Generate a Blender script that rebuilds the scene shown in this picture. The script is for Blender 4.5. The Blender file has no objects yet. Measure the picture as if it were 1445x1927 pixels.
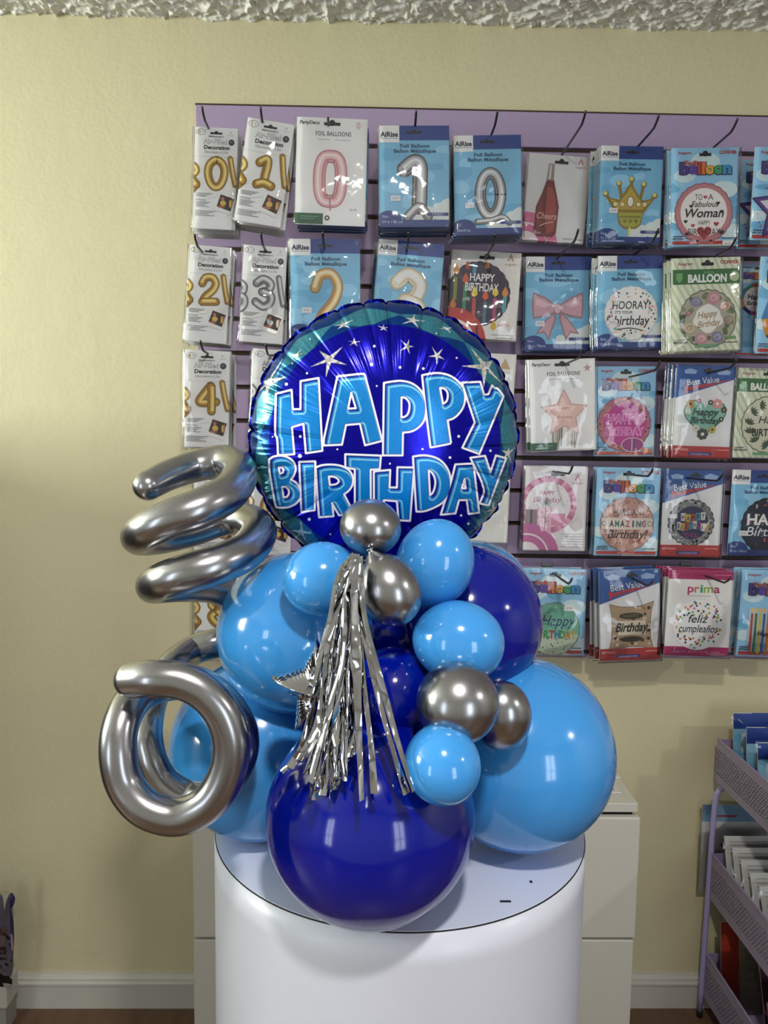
import bpy, math, random
import numpy as np
from mathutils import Vector, Matrix
from mathutils.geometry import tessellate_polygon
random.seed(7)
C = bpy.context.scene.collection
PI = math.pi

# ------------------------------------------------------------------ camera
F = 1450.0
CAMZ = 1.378
pitch, yaw, roll = math.radians(5.35), math.radians(1.1), 0.0135
fw = Vector((math.sin(yaw)*math.cos(pitch), math.cos(yaw)*math.cos(pitch), -math.sin(pitch)))
rt = Vector((math.cos(yaw), -math.sin(yaw), 0))
up = rt.cross(fw)
rt2 = rt*math.cos(roll)+up*math.sin(roll)
up2 = up*math.cos(roll)-rt*math.sin(roll)
cam = bpy.data.cameras.new('camera'); co = bpy.data.objects.new('camera', cam); C.objects.link(co)
M = Matrix((rt2, up2, -fw)).transposed().to_4x4(); M.translation = (0, 0, CAMZ)
co.matrix_world = M
cam.sensor_fit = 'HORIZONTAL'; cam.sensor_width = 36; cam.lens = F/1445*36; cam.clip_start = 0.05
bpy.context.scene.camera = co
O = Vector((0, 0, CAMZ))
def ray(x, y): return fw+rt2*((x-722.5)/F)+up2*((963.5-y)/F)
def at(x, y, Y):                      # the point of the plane Y=const seen at a pixel of the photo
    d = ray(x, y); return O+d*(Y/d.y)
def atz(x, y, z):
    d = ray(x, y); return O+d*((z-CAMZ)/d.z)
def proj(P):                          # (n,3) array -> pixels
    Q = P-np.array(O); d = Q@np.array(fw)
    return 722.5+F*(Q@np.array(rt2))/d, 963.5-F*(Q@np.array(up2))/d

# ------------------------------------------------------------------ materials
def lin(c):
    c = c/255.0
    return c/12.92 if c <= .04045 else ((c+.055)/1.055)**2.4
def col(h, a=1):
    if isinstance(h, str): h = h.lstrip('#'); h = tuple(int(h[i:i+2], 16) for i in (0, 2, 4))
    return tuple(lin(v) for v in h)+(a,)
def mat(name, color='808080', rough=.5, metal=0, coat=0, bump=None, spec=.5, emit=None):
    m = bpy.data.materials.new(name); m.use_nodes = True
    n = m.node_tree.nodes; b = n['Principled BSDF']
    b.inputs['Base Color'].default_value = col(color); b.inputs['Roughness'].default_value = rough
    b.inputs['Metallic'].default_value = metal; b.inputs['Coat Weight'].default_value = coat
    b.inputs['Coat Roughness'].default_value = .05; b.inputs['Specular IOR Level'].default_value = spec
    if emit: b.inputs['Emission Color'].default_value = col(color); b.inputs['Emission Strength'].default_value = emit
    if bump:
        L = m.node_tree.links; tc = n.new('ShaderNodeTexCoord')
        prev = None
        for sc, st, dist in bump:
            t = n.new('ShaderNodeTexNoise'); t.inputs['Scale'].default_value = sc; t.inputs['Detail'].default_value = 4
            L.new(tc.outputs['Object'], t.inputs['Vector'])
            bp = n.new('ShaderNodeBump'); bp.inputs['Strength'].default_value = st; bp.inputs['Distance'].default_value = dist
            L.new(t.outputs['Fac'], bp.inputs['Height'])
            if prev: L.new(prev.outputs[0], bp.inputs['Normal'])
            prev = bp
        L.new(prev.outputs[0], b.inputs['Normal'])
    return m
def nd(m, t, **k):
    n = m.node_tree.nodes.new(t)
    for a, v in k.items():
        if a.startswith('_'): n.inputs[int(a[1:])].default_value = v
        else: setattr(n, a, v)
    return n
M_wall = mat('cream_wall_paint', 'd0c8a6', .55, bump=[(90, .22, .003), (14, .12, .012)])
M_blocker = mat('dark_grey_metal', '4c4c50', .5)
M_room = mat('grey_white_paint', 'b2b2b0', .6)
M_ceil = mat('ceiling_stucco', 'e2e1dc', .75, bump=[(60, .4, .004)])
M_white = mat('white_paint', 'c9cac6', .4)
M_lilac = mat('lilac_laminate', 'a693b6', .45)
M_groove = mat('groove_wood', '3d3020', .7)
M_steel = mat('hook_steel', '5a5a5c', .3, 1)
M_brk = mat('bracket_steel', '8f8f8c', .35, 1)
M_chrome = mat('chrome_latex', 'a5a5a9', .26, 1, bump=[(5, .03, .01)])
M_silver = mat('silver_foil', 'c8c8cc', .07, 1, bump=[(25, .12, .004)])
def latex(name, c, rough=.16):
    m = mat(name, c, rough, coat=.6, spec=.5); b = m.node_tree.nodes['Principled BSDF']
    b.inputs['Subsurface Weight'].default_value = 0
    return m
M_sky = latex('light_blue_latex', '3c94de')
M_navy = latex('navy_latex', '001086', .12); M_navy.node_tree.nodes['Principled BSDF'].inputs['Coat Weight'].default_value = .2
M_cab = mat('cabinet_white', 'cfcdc4', .35)
M_dark = mat('dark_gap', '0c0b0a', .8)
M_ped = mat('pedestal_wrap', 'd0d3e2', .32, bump=[(6, .06, .01)])
M_pedtop = mat('pedestal_top', 'cfd6ea', .33)
M_seam = mat('seam_dark', '101014', .6)
M_base = mat('baseboard_white', 'c4c2bb', .45)
M_cart = mat('lilac_metal', '9d90b4', .38)
M_tube = mat('lilac_tube', 'a79fcf', .35)
M_foilback = mat('blue_foil', '0a1490', .15, 1)

# floor: dark wood boards
M_floor = mat('wood_floor', '6b4f38', .4)
_n = M_floor.node_tree; _b = _n.nodes['Principled BSDF']
_tc = nd(M_floor, 'ShaderNodeTexCoord'); _mp = nd(M_floor, 'ShaderNodeMapping'); _mp.inputs['Scale'].default_value = (14, 1.2, 1)
_t = nd(M_floor, 'ShaderNodeTexNoise'); _t.inputs['Scale'].default_value = 3; _t.inputs['Detail'].default_value = 6
_r = nd(M_floor, 'ShaderNodeValToRGB'); _r.color_ramp.elements[0].color = col('4a3524'); _r.color_ramp.elements[1].color = col('80624a')
_n.links.new(_tc.outputs['Object'], _mp.inputs[0]); _n.links.new(_mp.outputs[0], _t.inputs['Vector'])
_n.links.new(_t.outputs['Fac'], _r.inputs[0]); _n.links.new(_r.outputs[0], _b.inputs['Base Color'])

# printed card: colour attribute
M_ink = mat('printed_card', 'ffffff', .42)
_a = nd(M_ink, 'ShaderNodeAttribute', attribute_name='ink')
M_ink.node_tree.links.new(_a.outputs['Color'], M_ink.node_tree.nodes['Principled BSDF'].inputs['Base Color'])

# clear plastic film
M_film = bpy.data.materials.new('clear_film'); M_film.use_nodes = True
_n = M_film.node_tree; _n.nodes.clear()
_o = nd(M_film, 'ShaderNodeOutputMaterial'); _mx = nd(M_film, 'ShaderNodeMixShader'); _tr = nd(M_film, 'ShaderNodeBsdfTransparent')
_g = nd(M_film, 'ShaderNodeBsdfGlossy'); _g.inputs['Roughness'].default_value = .07
_f = nd(M_film, 'ShaderNodeFresnel'); _f.inputs['IOR'].default_value = 1.5
_tr.inputs['Color'].default_value = (1, 1, 1, 1)
_tc = nd(M_film, 'ShaderNodeTexCoord'); _t = nd(M_film, 'ShaderNodeTexNoise'); _t.inputs['Scale'].default_value = 22; _t.inputs['Detail'].default_value = 2
_bp = nd(M_film, 'ShaderNodeBump'); _bp.inputs['Strength'].default_value = .35; _bp.inputs['Distance'].default_value = .006
L = _n.links
L.new(_tc.outputs['Object'], _t.inputs['Vector']); L.new(_t.outputs['Fac'], _bp.inputs['Height'])
L.new(_bp.outputs[0], _g.inputs['Normal']); L.new(_bp.outputs[0], _f.inputs['Normal'])
L.new(_f.outputs[0], _mx.inputs[0]); L.new(_tr.outputs[0], _mx.inputs[1]); L.new(_g.outputs[0], _mx.inputs[2]); L.new(_mx.outputs[0], _o.inputs[0])

# perforated cart metal
M_perf = mat('perforated_lilac_metal', '958ba4', .38)
_n = M_perf.node_tree; _b = _n.nodes['Principled BSDF']; L = _n.links
_tc = nd(M_perf, 'ShaderNodeTexCoord'); _sx = nd(M_perf, 'ShaderNodeSeparateXYZ'); L.new(_tc.outputs['Object'], _sx.inputs[0])
def mth(m, op, a, b=None):
    n = nd(m, 'ShaderNodeMath', operation=op)
    for i, v in enumerate((a, b)):
        if v is None: continue
        if isinstance(v, (int, float)): n.inputs[i].default_value = v
        else: m.node_tree.links.new(v, n.inputs[i])
    return n.outputs[0]
_zr = mth(M_perf, 'DIVIDE', _sx.outputs[2], .0062)
_row = mth(M_perf, 'FLOOR', _zr)
_fz = mth(M_perf, 'FRACT', _zr)
_fy = mth(M_perf, 'FRACT', mth(M_perf, 'ADD', mth(M_perf, 'DIVIDE', _sx.outputs[1], .010), mth(M_perf, 'MULTIPLY', _row, .5)))
_h = mth(M_perf, 'MULTIPLY', mth(M_perf, 'LESS_THAN', _fz, .42), mth(M_perf, 'LESS_THAN', _fy, .62))
_az = mth(M_perf, 'ABSOLUTE', _sx.outputs[2])
_h = mth(M_perf, 'MULTIPLY', _h, mth(M_perf, 'LESS_THAN', _az, .031))
_al = mth(M_perf, 'SUBTRACT', 1, _h); L.new(_al, _b.inputs['Alpha'])

# ------------------------------------------------------------------ mesh helpers
def props(o, label=None, cat=None, group=None, kind=None):
    if label: o['label'] = label
    if cat: o['category'] = cat
    if group: o['group'] = group
    if kind: o['kind'] = kind
    return o
def mesh(name, vs, fs, m, parent=None, smooth=False, loc=None, mi=None, inks=None):
    me = bpy.data.meshes.new(name); me.from_pydata([tuple(v) for v in vs], [], fs)
    for x in (m if isinstance(m, (list, tuple)) else [m]): me.materials.append(x)
    if smooth: me.shade_smooth()
    if mi is not None: me.polygons.foreach_set('material_index', mi)
    if inks is not None:
        at_ = me.color_attributes.new('ink', 'FLOAT_COLOR', 'CORNER')
        buf = []
        for p, c in zip(me.polygons, inks): buf += ([min(.9, c[0]*1.22), min(.9, c[1]*1.22), min(.9, c[2]*1.22), 1]*p.loop_total)
        at_.data.foreach_set('color', buf)
    me.update()
    o = bpy.data.objects.new(name, me); C.objects.link(o)
    if parent: o.parent = parent
    if loc is not None: o.location = loc
    return o
def thing(name, loc, label, cat, group=None, rot=(0, 0, 0)):
    o = bpy.data.objects.new(name, None); C.objects.link(o); o.location = loc; o.rotation_euler = rot
    o.empty_display_size = .02
    return props(o, label, cat, group)
class MB:
    def __init__(s): s.v = []; s.f = []
    def box(s, x0, x1, y0, y1, z0, z1):
        b = len(s.v)
        s.v += [(x, y, z) for z in (z0, z1) for y in (y0, y1) for x in (x0, x1)]
        s.f += [tuple(b+i for i in q) for q in ((0, 2, 3, 1), (4, 5, 7, 6), (0, 1, 5, 4), (2, 6, 7, 3), (0, 4, 6, 2), (1, 3, 7, 5))]
        return s
    def tube(s, pts, r, seg=10, caps='flat'):
        pts = [Vector(p) for p in pts]; n = len(pts)
        rr = r if isinstance(r, (list, tuple)) else [r]*n
        t0 = (pts[1]-pts[0]).normalized()
        a = t0.orthogonal().normalized(); b0 = len(s.v)
        for i, p in enumerate(pts):
            t = (pts[min(i+1, n-1)]-pts[max(i-1, 0)]).normalized()
            a = (a-t*a.dot(t)).normalized(); c = t.cross(a)
            for k in range(seg):
                w = 2*PI*k/seg; s.v.append(tuple(p+(a*math.cos(w)+c*math.sin(w))*rr[i]))
        for i in range(n-1):
            for k in range(seg):
                k2 = (k+1) % seg
                s.f.append((b0+i*seg+k, b0+i*seg+k2, b0+(i+1)*seg+k2, b0+(i+1)*seg+k))
        s.f.append(tuple(b0+k for k in range(seg))[::-1]); s.f.append(tuple(b0+(n-1)*seg+k for k in range(seg)))
        return s
    def make(s, name, m, parent=None, smooth=False, loc=None, bevel=0):
        o = mesh(name, s.v, s.f, m, parent, smooth, loc)
        if bevel:
            bv = o.modifiers.new('bevel', 'BEVEL'); bv.width = bevel; bv.segments = 2; bv.limit_method = 'ANGLE'
        return o
def cr(pts, n=8, closed=False):       # Catmull-Rom through points of any dimension
    P = [np.array(p, float) for p in pts]
    if closed: P = [P[-1]]+P+[P[0], P[1]]
    else: P = [2*P[0]-P[1]]+P+[2*P[-1]-P[-2]]
    out = []
    for i in range(1, len(P)-2):
        for k in range(n):
            t = k/n
            out.append(.5*((2*P[i])+(-P[i-1]+P[i+1])*t+(2*P[i-1]-5*P[i]+4*P[i+1]-P[i+2])*t*t+(-P[i-1]+3*P[i]-3*P[i+1]+P[i+2])*t**3))
    if not closed: out.append(P[-2])
    return out

# ------------------------------------------------------------------ the room
YW = 1.77; CZ = 2.285
XL, XR, YF = -3.0, 3.2, -1.75
def quad(name, pts, m, kind='structure'):
    return props(mesh(name, pts, [(0, 1, 2, 3)], m), kind=kind)
MB().box(XL, XR, YW, YW+.1, 0, CZ+.1).make('wall_back', M_wall)['kind'] = 'structure'
MB().box(XL-.1, XL, YF, .1, 0, CZ+.1).box(XL-.1, XL, 1.5, YW+.1, 0, CZ+.1).box(XL-.1, XL, .1, 1.5, 0, 1.38).box(XL-.1, XL, .1, 1.5, 2.16, CZ+.1).make('wall_left', M_room)['kind'] = 'structure'
MB().box(XL-.07, XL-.02, .1, 1.5, 1.38, 1.42).box(XL-.07, XL-.02, .1, 1.5, 2.12, 2.16).box(XL-.07, XL-.02, .1, .14, 1.42, 2.12).box(XL-.07, XL-.02, 1.46, 1.5, 1.42, 2.12).box(XL-.07, XL-.02, .78, .82, 1.42, 2.12).make('window_3', M_white)['kind'] = 'structure'
MB().box(XR, XR+.1, YF, YW+.1, 0, CZ+.1).make('wall_right', M_room)['kind'] = 'structure'
MB().box(XL, XR, YF-.1, YW+.1, -.1, 0).make('floor', M_floor)['kind'] = 'structure'
wins = [(-2.65, -2.0, .45, 2.0), (1.1, 1.8, .45, 1.9)]
w = MB(); xs = [XL]+[v for a in wins for v in a[:2]]+[XR]
for i in range(0, len(xs), 2): w.box(xs[i], xs[i+1], YF-.1, YF, 0, CZ+.1)
for x0, x1, z0, z1 in wins: w.box(x0, x1, YF-.1, YF, 0, z0); w.box(x0, x1, YF-.1, YF, z1, CZ+.1)
w.make('wall_front', M_room)['kind'] = 'structure'
for i, (x0, x1, z0, z1) in enumerate(wins):
    f = MB(); t = .04
    f.box(x0, x1, YF-.07, YF-.02, z0, z0+t).box(x0, x1, YF-.07, YF-.02, z1-t, z1).box(x0, x0+t, YF-.07, YF-.02, z0+t, z1-t).box(x1-t, x1, YF-.07, YF-.02, z0+t, z1-t)
    nm = 2
    for k in range(1, nm):
        xx = x0+(x1-x0)*k/nm; f.box(xx-.02, xx+.02, YF-.07, YF-.02, z0+t, z1-t)
    zz = z0+(z1-z0)*.38; f.box(x0+t, x1-t, YF-.069, YF-.021, zz-.02, zz+.02)
    f.make('window_%d' % (i+1), M_white)['kind'] = 'structure'
# ceiling: plain slab plus heavily textured relief where it is seen
MB().box(XL, XR, YF, YW+.1, CZ+.02, CZ+.1).make('ceiling', M_ceil)['kind'] = 'structure'
def vnoise(x, y, seed=0):             # value noise, vectorised
    xi = np.floor(x).astype(int); yi = np.floor(y).astype(int); xf = x-xi; yf = y-yi
    def h(a, b):
        v = np.sin(a*127.1+b*311.7+seed*74.7)*43758.5453; return v-np.floor(v)
    u = xf*xf*(3-2*xf); v = yf*yf*(3-2*yf)
    return (h(xi, yi)*(1-u)+h(xi+1, yi)*u)*(1-v)+(h(xi, yi+1)*(1-u)+h(xi+1, yi+1)*u)*v
nx, ny = 1000, 90
gx, gy = np.meshgrid(np.linspace(-1.2, 1.35, nx), np.linspace(1.56, YW+.002, ny))
wx = gx+.02*vnoise(gx*30, gy*30, 3); wy = gy+.02*vnoise(gx*30, gy*30, 4)
a_ = vnoise(wx*55, wy*55, 1)*.65+vnoise(wx*120, wy*120, 2)*.35
rg = 1-np.abs(2*vnoise(wx*48, wy*48, 1)-1); rg2 = 1-np.abs(2*vnoise(wx*85+5, wy*85, 7)-1)
h_ = np.clip((a_-.42)*5.0, 0, 1); h_ = h_*h_*(3-2*h_)
gz = CZ+.004-.005*h_-.006*rg**6-.0025*rg2**6-.0012*vnoise(gx*260, gy*260, 5)-.003*vnoise(gx*12, gy*12, 9)
V = np.stack([gx, gy, gz], -1).reshape(-1, 3)
idx = np.arange(nx*ny).reshape(ny, nx)
Fq = np.stack([idx[:-1, :-1], idx[1:, :-1], idx[1:, 1:], idx[:-1, 1:]], -1).reshape(-1, 4)
o = mesh('ceiling_texture', V.tolist(), Fq.tolist(), M_ceil, smooth=True); o['kind'] = 'structure'; o.name = 'trim_1'
# baseboard with moulded top
prof = [(0, 0), (.016, 0), (.016, .058), (.02, .061), (.02, .066), (.014, .069), (.014, .074), (.009, .078), (.007, .082), (0, .083)]
vs = []; fs = []
for X in (XL, XR): vs += [(X, YW-a, b) for a, b in prof]
n = len(prof); fs = [(i, i+1, n+i+1, n+i) for i in range(n-1)]
mesh('baseboard_back', vs, fs, M_base)['kind'] = 'structure'

# ------------------------------------------------------------------ slatwall
p0 = at(368, 195, 1.752); p1 = at(1000, 212, 1.752)
ztop = (p0.z+p1.z)/2; xl = p0.x
zs0 = at(1000, 281, 1.752).z; zsN = at(1000, 1226, 1.752).z
slots = [zs0+(zsN-zs0)*i/15 for i in range(16)]
zbot = slots[-1]-.012
sw = thing('slatwall_panel', (xl, YW, zbot), 'lilac slatwall panel of horizontal boards with dark grooves, fixed on the cream wall', 'display panel')
wd = 2.35; g = .005
b = MB(); top = ztop-zbot
edges = [top]+[v for z in slots for v in (z-zbot+g, z-zbot-g)]+[0]
for i in range(0, len(edges), 2):
    if edges[i]-edges[i+1] > .002: b.box(0, wd, -.018, -.004, edges[i+1], edges[i])
b.make('board', M_lilac, sw, bevel=.001)
MB().box(.001, wd, -.006, -.0005, .001, top-.001).make('groove_backing', M_groove, sw)
MB().box(-.001, wd, -.0182, -.0005, top, top+.003).make('top_edge', M_groove, sw)

# ------------------------------------------------------------------ hooks
def hook(tx, ty, label, Yt=1.53, up_=.016):
    tip = at(tx, ty, Yt); z = tip.z-up_*.9
    zb = min(slots, key=lambda q: abs(q-z))
    o = thing('display_hook', (tip.x, 1.752, z), label, 'hook', 'steel hooks on the slatwall')
    L_ = 1.752-Yt
    pts = [(0, 0, 0), (0, -L_*.45, -.001), (0, -L_+.035, 0), (0, -L_+.022, .002), (0, -L_+.008, up_*.55), (0, -L_, up_)]
    MB().tube(cr(pts, 4), .0023, 8).make('wire', M_steel, o, True)
    dz = 0
    k = MB().box(-.013, .013, -.003, 0, -.014+dz, .012+dz).box(-.005, .005, -.0045, -.003, -.004, .004)
    k.make('bracket', M_brk, o, bevel=.0008)
    return o
HK = {}
def hk(key, tx, ty, where, **k): HK[key] = hook(tx, ty, where, **k)
hk('r1a', 380, 202, 'steel peg hook above the gold number zero packets at the top left')
hk('r1b', 490, 203, 'steel peg hook above the gold number one packets')
hk('r1c', 617, 222, 'steel peg hook holding the pink number zero packets', up_=.005)
hk('r1d', 783, 210, 'steel peg hook holding the silver number one packets')
hk('r1e', 936, 210, 'steel peg hook holding the silver stand-up zero packets')
hk('r1f', 1102, 210, 'steel peg hook angling over the rose wine bottle packet')
hk('r1g', 1240, 217, 'steel peg hook angling over the gold crown packets')
hk('r1h', 1388, 224, 'steel peg hook angling over the fabulous woman packets')
hk('r2a', 366, 443, 'steel peg hook holding the gold number two packets')
hk('r2b', 491, 440, 'steel peg hook holding the silver number three packets')
hk('r2c', 607, 438, 'steel peg hook holding the large golden two packets')
hk('r2d', 769, 438, 'steel peg hook holding the pearly white number packets')
hk('r2e', 932, 441, 'steel peg hook holding the birthday candles packets')
hk('r2f', 1088, 433, 'steel peg hook holding the pink bow packet')
hk('r2g', 1239, 432, 'steel peg hook holding the hooray birthday packets')
hk('r2h', 1385, 448, 'steel peg hook holding the floral happy birthday packets')
hk('r3a', 377, 643, 'steel peg hook holding the gold number four packets')
hk('r3b', 500, 649, 'steel peg hook holding the silver number six packets')
hk('r3f', 1097, 657, 'steel peg hook holding the fringed pink star packets')
hk('r3g', 1242, 681, 'steel peg hook holding the round pink happy birthday packets')
hk('r3h', 1386, 677, 'steel peg hook holding the flowered heart packets')
hk('r4f', 1077, 879, 'steel peg hook holding the pink paper fan packets')
hk('r4g', 1228, 884, 'steel peg hook holding the have an amazing birthday packets')
hk('r4h', 1360, 893, 'steel peg hook holding the happy birthday to you packets')
hk('r5f', 1076, 1090, 'steel peg hook holding the green happy birthday packets')
hk('r5g', 1228, 1094, 'steel peg hook holding the pillow shaped birthday packets')
hk('r5h', 1374, 1088, 'steel peg hook holding the magenta bordered spanish packets')

# ------------------------------------------------------------------ printed packets
TX = {}
def textmesh(s, bold=0, spacing=1):
    key = (s, bold, spacing)
    if key not in TX:
        cu = bpy.data.curves.new('t', 'FONT'); cu.body = s; cu.size = 1; cu.align_x = 'LEFT'; cu.align_y = 'BOTTOM_BASELINE'
        cu.offset = bold; cu.resolution_u = 3; cu.space_character = spacing
        ob = bpy.data.objects.new('t', cu); me = ob.to_mesh()
        vs = [(v.co.x, v.co.y) for v in me.vertices]; fs = [tuple(p.vertices) for p in me.polygons]
        ob.to_mesh_clear(); bpy.data.objects.remove(ob); bpy.data.curves.remove(cu)
        xs = [v[0] for v in vs] or [0]; ys = [v[1] for v in vs] or [0]
        TX[key] = (vs, fs, min(xs), max(xs), min(ys), max(ys))
    return TX[key]
class Card:
    """flat print, u right 0..100, v down 0..H; every call is one layer above the last"""
    def __init__(s, H): s.H = H; s.v = []; s.f = []; s.c = []; s.l = 1
    def face(s, pts, c, clip=True):
        if clip:
            for ax, lim, sg in ((0, 0, 1), (0, 100, -1), (1, 0, 1), (1, s.H, -1)):
                out = []
                for i, p in enumerate(pts):
                    q = pts[(i+1) % len(pts)]; a = (p[ax]-lim)*sg; b_ = (q[ax]-lim)*sg
                    if a >= 0: out.append(p)
                    if a*b_ < 0:
                        t = a/(a-b_); out.append((p[0]+(q[0]-p[0])*t, p[1]+(q[1]-p[1])*t))
                pts = out
                if len(pts) < 3: return
        b0 = len(s.v); s.v += [(p[0], p[1], s.l) for p in pts]; s.f.append(tuple(range(b0, b0+len(pts)))); s.c.append(c)
    def rect(s, x0, y0, x1, y1, c): s.face([(x0, y0), (x0, y1), (x1, y1), (x1, y0)], col(c)); s.l += 1
    def poly(s, pts, c):
        c = col(c) if len(c) != 4 else c
        for t in tessellate_polygon([[Vector((p[0], p[1], 0)) for p in pts]]):
            q = [pts[i] for i in t]
            ar = (q[1][0]-q[0][0])*(q[2][1]-q[0][1])-(q[2][0]-q[0][0])*(q[1][1]-q[0][1])
            s.face(q if ar < 0 else q[::-1], c)
        s.l += 1
    def disc(s, x, y, r, c, ry=None, n=28, r0=0):
        ry = ry or r; c = col(c)
        P = [(x+r*math.cos(2*PI*k/n), y+ry*math.sin(2*PI*k/n)) for k in range(n)]
        if r0:
            Q = [(x+(p[0]-x)*r0, y+(p[1]-y)*r0) for p in P]
            for k in range(n): j = (k+1) % n; s.face([P[k], Q[k], Q[j], P[j]], c)
        else: s.face(P[::-1], c)
        s.l += 1
    def text(s, t, x, y, size, c, bold=0, shear=0, w=None, al='c', rot=0, sp=1, arc=0):
        vs, fs, x0, x1, y0, y1 = textmesh(t, bold, sp)
        sx = size; W = (x1-x0)*size
        if w: sx = size*w/W; W = w
        ox = {'c': -W/2, 'l': 0, 'r': -W}[al]; ca, sa = math.cos(rot), math.sin(rot); c = col(c)
        def T(p):
            px = (p[0]-x0)*sx+ox; py = -p[1]*size; px -= py*shear
            return (x+px*ca-py*sa, y+px*sa+py*ca)
        Vt = [T(p) for p in vs]
        for f in fs: s.face([Vt[i] for i in f][::-1] if False else [Vt[i] for i in f], c)
        s.l += 1
    def stroke(s, pts, w, c, smooth=6):
        P = cr(pts, smooth) if smooth else [np.array(p, float) for p in pts]
        c = col(c) if len(c) != 4 else c; s.lane(P, w, c, -1, 1); s.l += 1
    def lane(s, P, w, c, a, b_):
        n = len(P); E = []
        for i in range(n):
            t = P[min(i+1, n-1)]-P[max(i-1, 0)]; t = t/(np.linalg.norm(t)+1e-9); nn = np.array([-t[1], t[0]])
            ww = w[i*(len(w)-1)//max(1, n-1)] if isinstance(w, (list, tuple)) else w
            E.append((P[i]+nn*ww/2*a, P[i]+nn*ww/2*b_))
        for i in range(n-1):
            s.face([tuple(E[i][0]), tuple(E[i][1]), tuple(E[i+1][1]), tuple(E[i+1][0])], c)
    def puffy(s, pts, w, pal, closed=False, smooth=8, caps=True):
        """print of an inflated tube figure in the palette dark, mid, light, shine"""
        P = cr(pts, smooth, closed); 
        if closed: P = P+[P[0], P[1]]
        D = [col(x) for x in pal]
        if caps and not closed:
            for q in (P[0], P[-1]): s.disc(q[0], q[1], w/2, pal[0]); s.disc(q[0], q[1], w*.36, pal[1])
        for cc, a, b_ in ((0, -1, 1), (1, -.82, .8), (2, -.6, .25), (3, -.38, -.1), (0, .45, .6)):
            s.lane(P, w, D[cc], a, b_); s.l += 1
    def grey(s, x, y, w, n, c='8a8a8a', dy=3.2, t=1.1, al='l'):
        for i in range(n):
            ww = w*(1-.45*((i*7) % 5)/5)
            xx = x if al == 'l' else x-ww
            s.face([(xx, y+i*dy), (xx, y+i*dy+t), (xx+ww, y+i*dy+t), (xx+ww, y+i*dy)], col(c))
        s.l += 1
def star_pts(x, y, r, r2, rot=0, n=5):
    return [(x+(r if k % 2 == 0 else r2)*math.sin(PI*k/n+rot), y-(r if k % 2 == 0 else r2)*math.cos(PI*k/n+rot)) for k in range(2*n)]
def heart_pts(x, y, r):
    return [(x+r*16*math.sin(t)**3/16, y-r*(13*math.cos(t)-5*math.cos(2*t)-2*math.cos(3*t)-math.cos(4*t))/16) for t in [2*PI*k/40 for k in range(40)]]
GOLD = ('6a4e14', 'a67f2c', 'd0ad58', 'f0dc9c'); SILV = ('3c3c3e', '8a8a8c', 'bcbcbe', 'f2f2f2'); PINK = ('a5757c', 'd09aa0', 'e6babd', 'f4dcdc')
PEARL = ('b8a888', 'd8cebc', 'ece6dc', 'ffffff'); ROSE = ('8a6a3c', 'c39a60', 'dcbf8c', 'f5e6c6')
DIG = {
 '0': ([[(.5, .05), (.8, .2), (.88, .5), (.75, .82), (.5, .95), (.25, .82), (.12, .5), (.2, .2)]], True),
 '1': ([[(.22, .26), (.5, .14), (.56, .3), (.52, .6), (.5, .82)], [(.2, .93), (.5, .86), (.82, .93)]], False),
 '2': ([[(.15, .28), (.3, .08), (.62, .06), (.8, .25), (.68, .48), (.35, .72), (.2, .92)], [(.2, .92), (.5, .9), (.86, .88)]], False),
 '3': ([[(.15, .2), (.45, .06), (.78, .2), (.68, .42), (.42, .48)], [(.42, .48), (.8, .58), (.8, .82), (.5, .96), (.14, .82)]], False),
 '4': ([[(.62, .1), (.4, .3), (.12, .62), (.45, .66), (.88, .62)], [(.66, .12), (.68, .5), (.68, .93)]], False),
 '6': ([[(.75, .12), (.4, .2), (.18, .5), (.25, .85), (.55, .94), (.8, .76), (.65, .54), (.3, .6)]], False),
 '7': ([[(.15, .12), (.5, .1), (.82, .12), (.6, .5), (.45, .92)]], False),
 '8': ([[(.5, .48), (.22, .3), (.45, .07), (.76, .26), (.5, .48), (.2, .7), (.48, .95), (.8, .74)], [(.8, .74), (.5, .48)]], False)}
def digit(c, d, x, y, w, h, th, pal):
    L_, cl = DIG[d]
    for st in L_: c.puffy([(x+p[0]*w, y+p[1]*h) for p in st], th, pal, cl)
def hang(c, x=50, y=9, w=24, colr='17161a'):
    c.rect(x-w/2, y-2.2, x+w/2, y+2.2, colr); c.disc(x, y-1.5, 4.2, colr)
def sky_bg(c, H, base='79b4d2'):
    c.rect(0, 0, 100, H, base)
    for i in range(14):
        x = random.uniform(0, 100); y = random.uniform(H*.2, H*.9)
        c.disc(x, y, random.uniform(8, 20), '92c4de' if i % 2 else '6aa9cb', random.uniform(4, 10))
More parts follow.
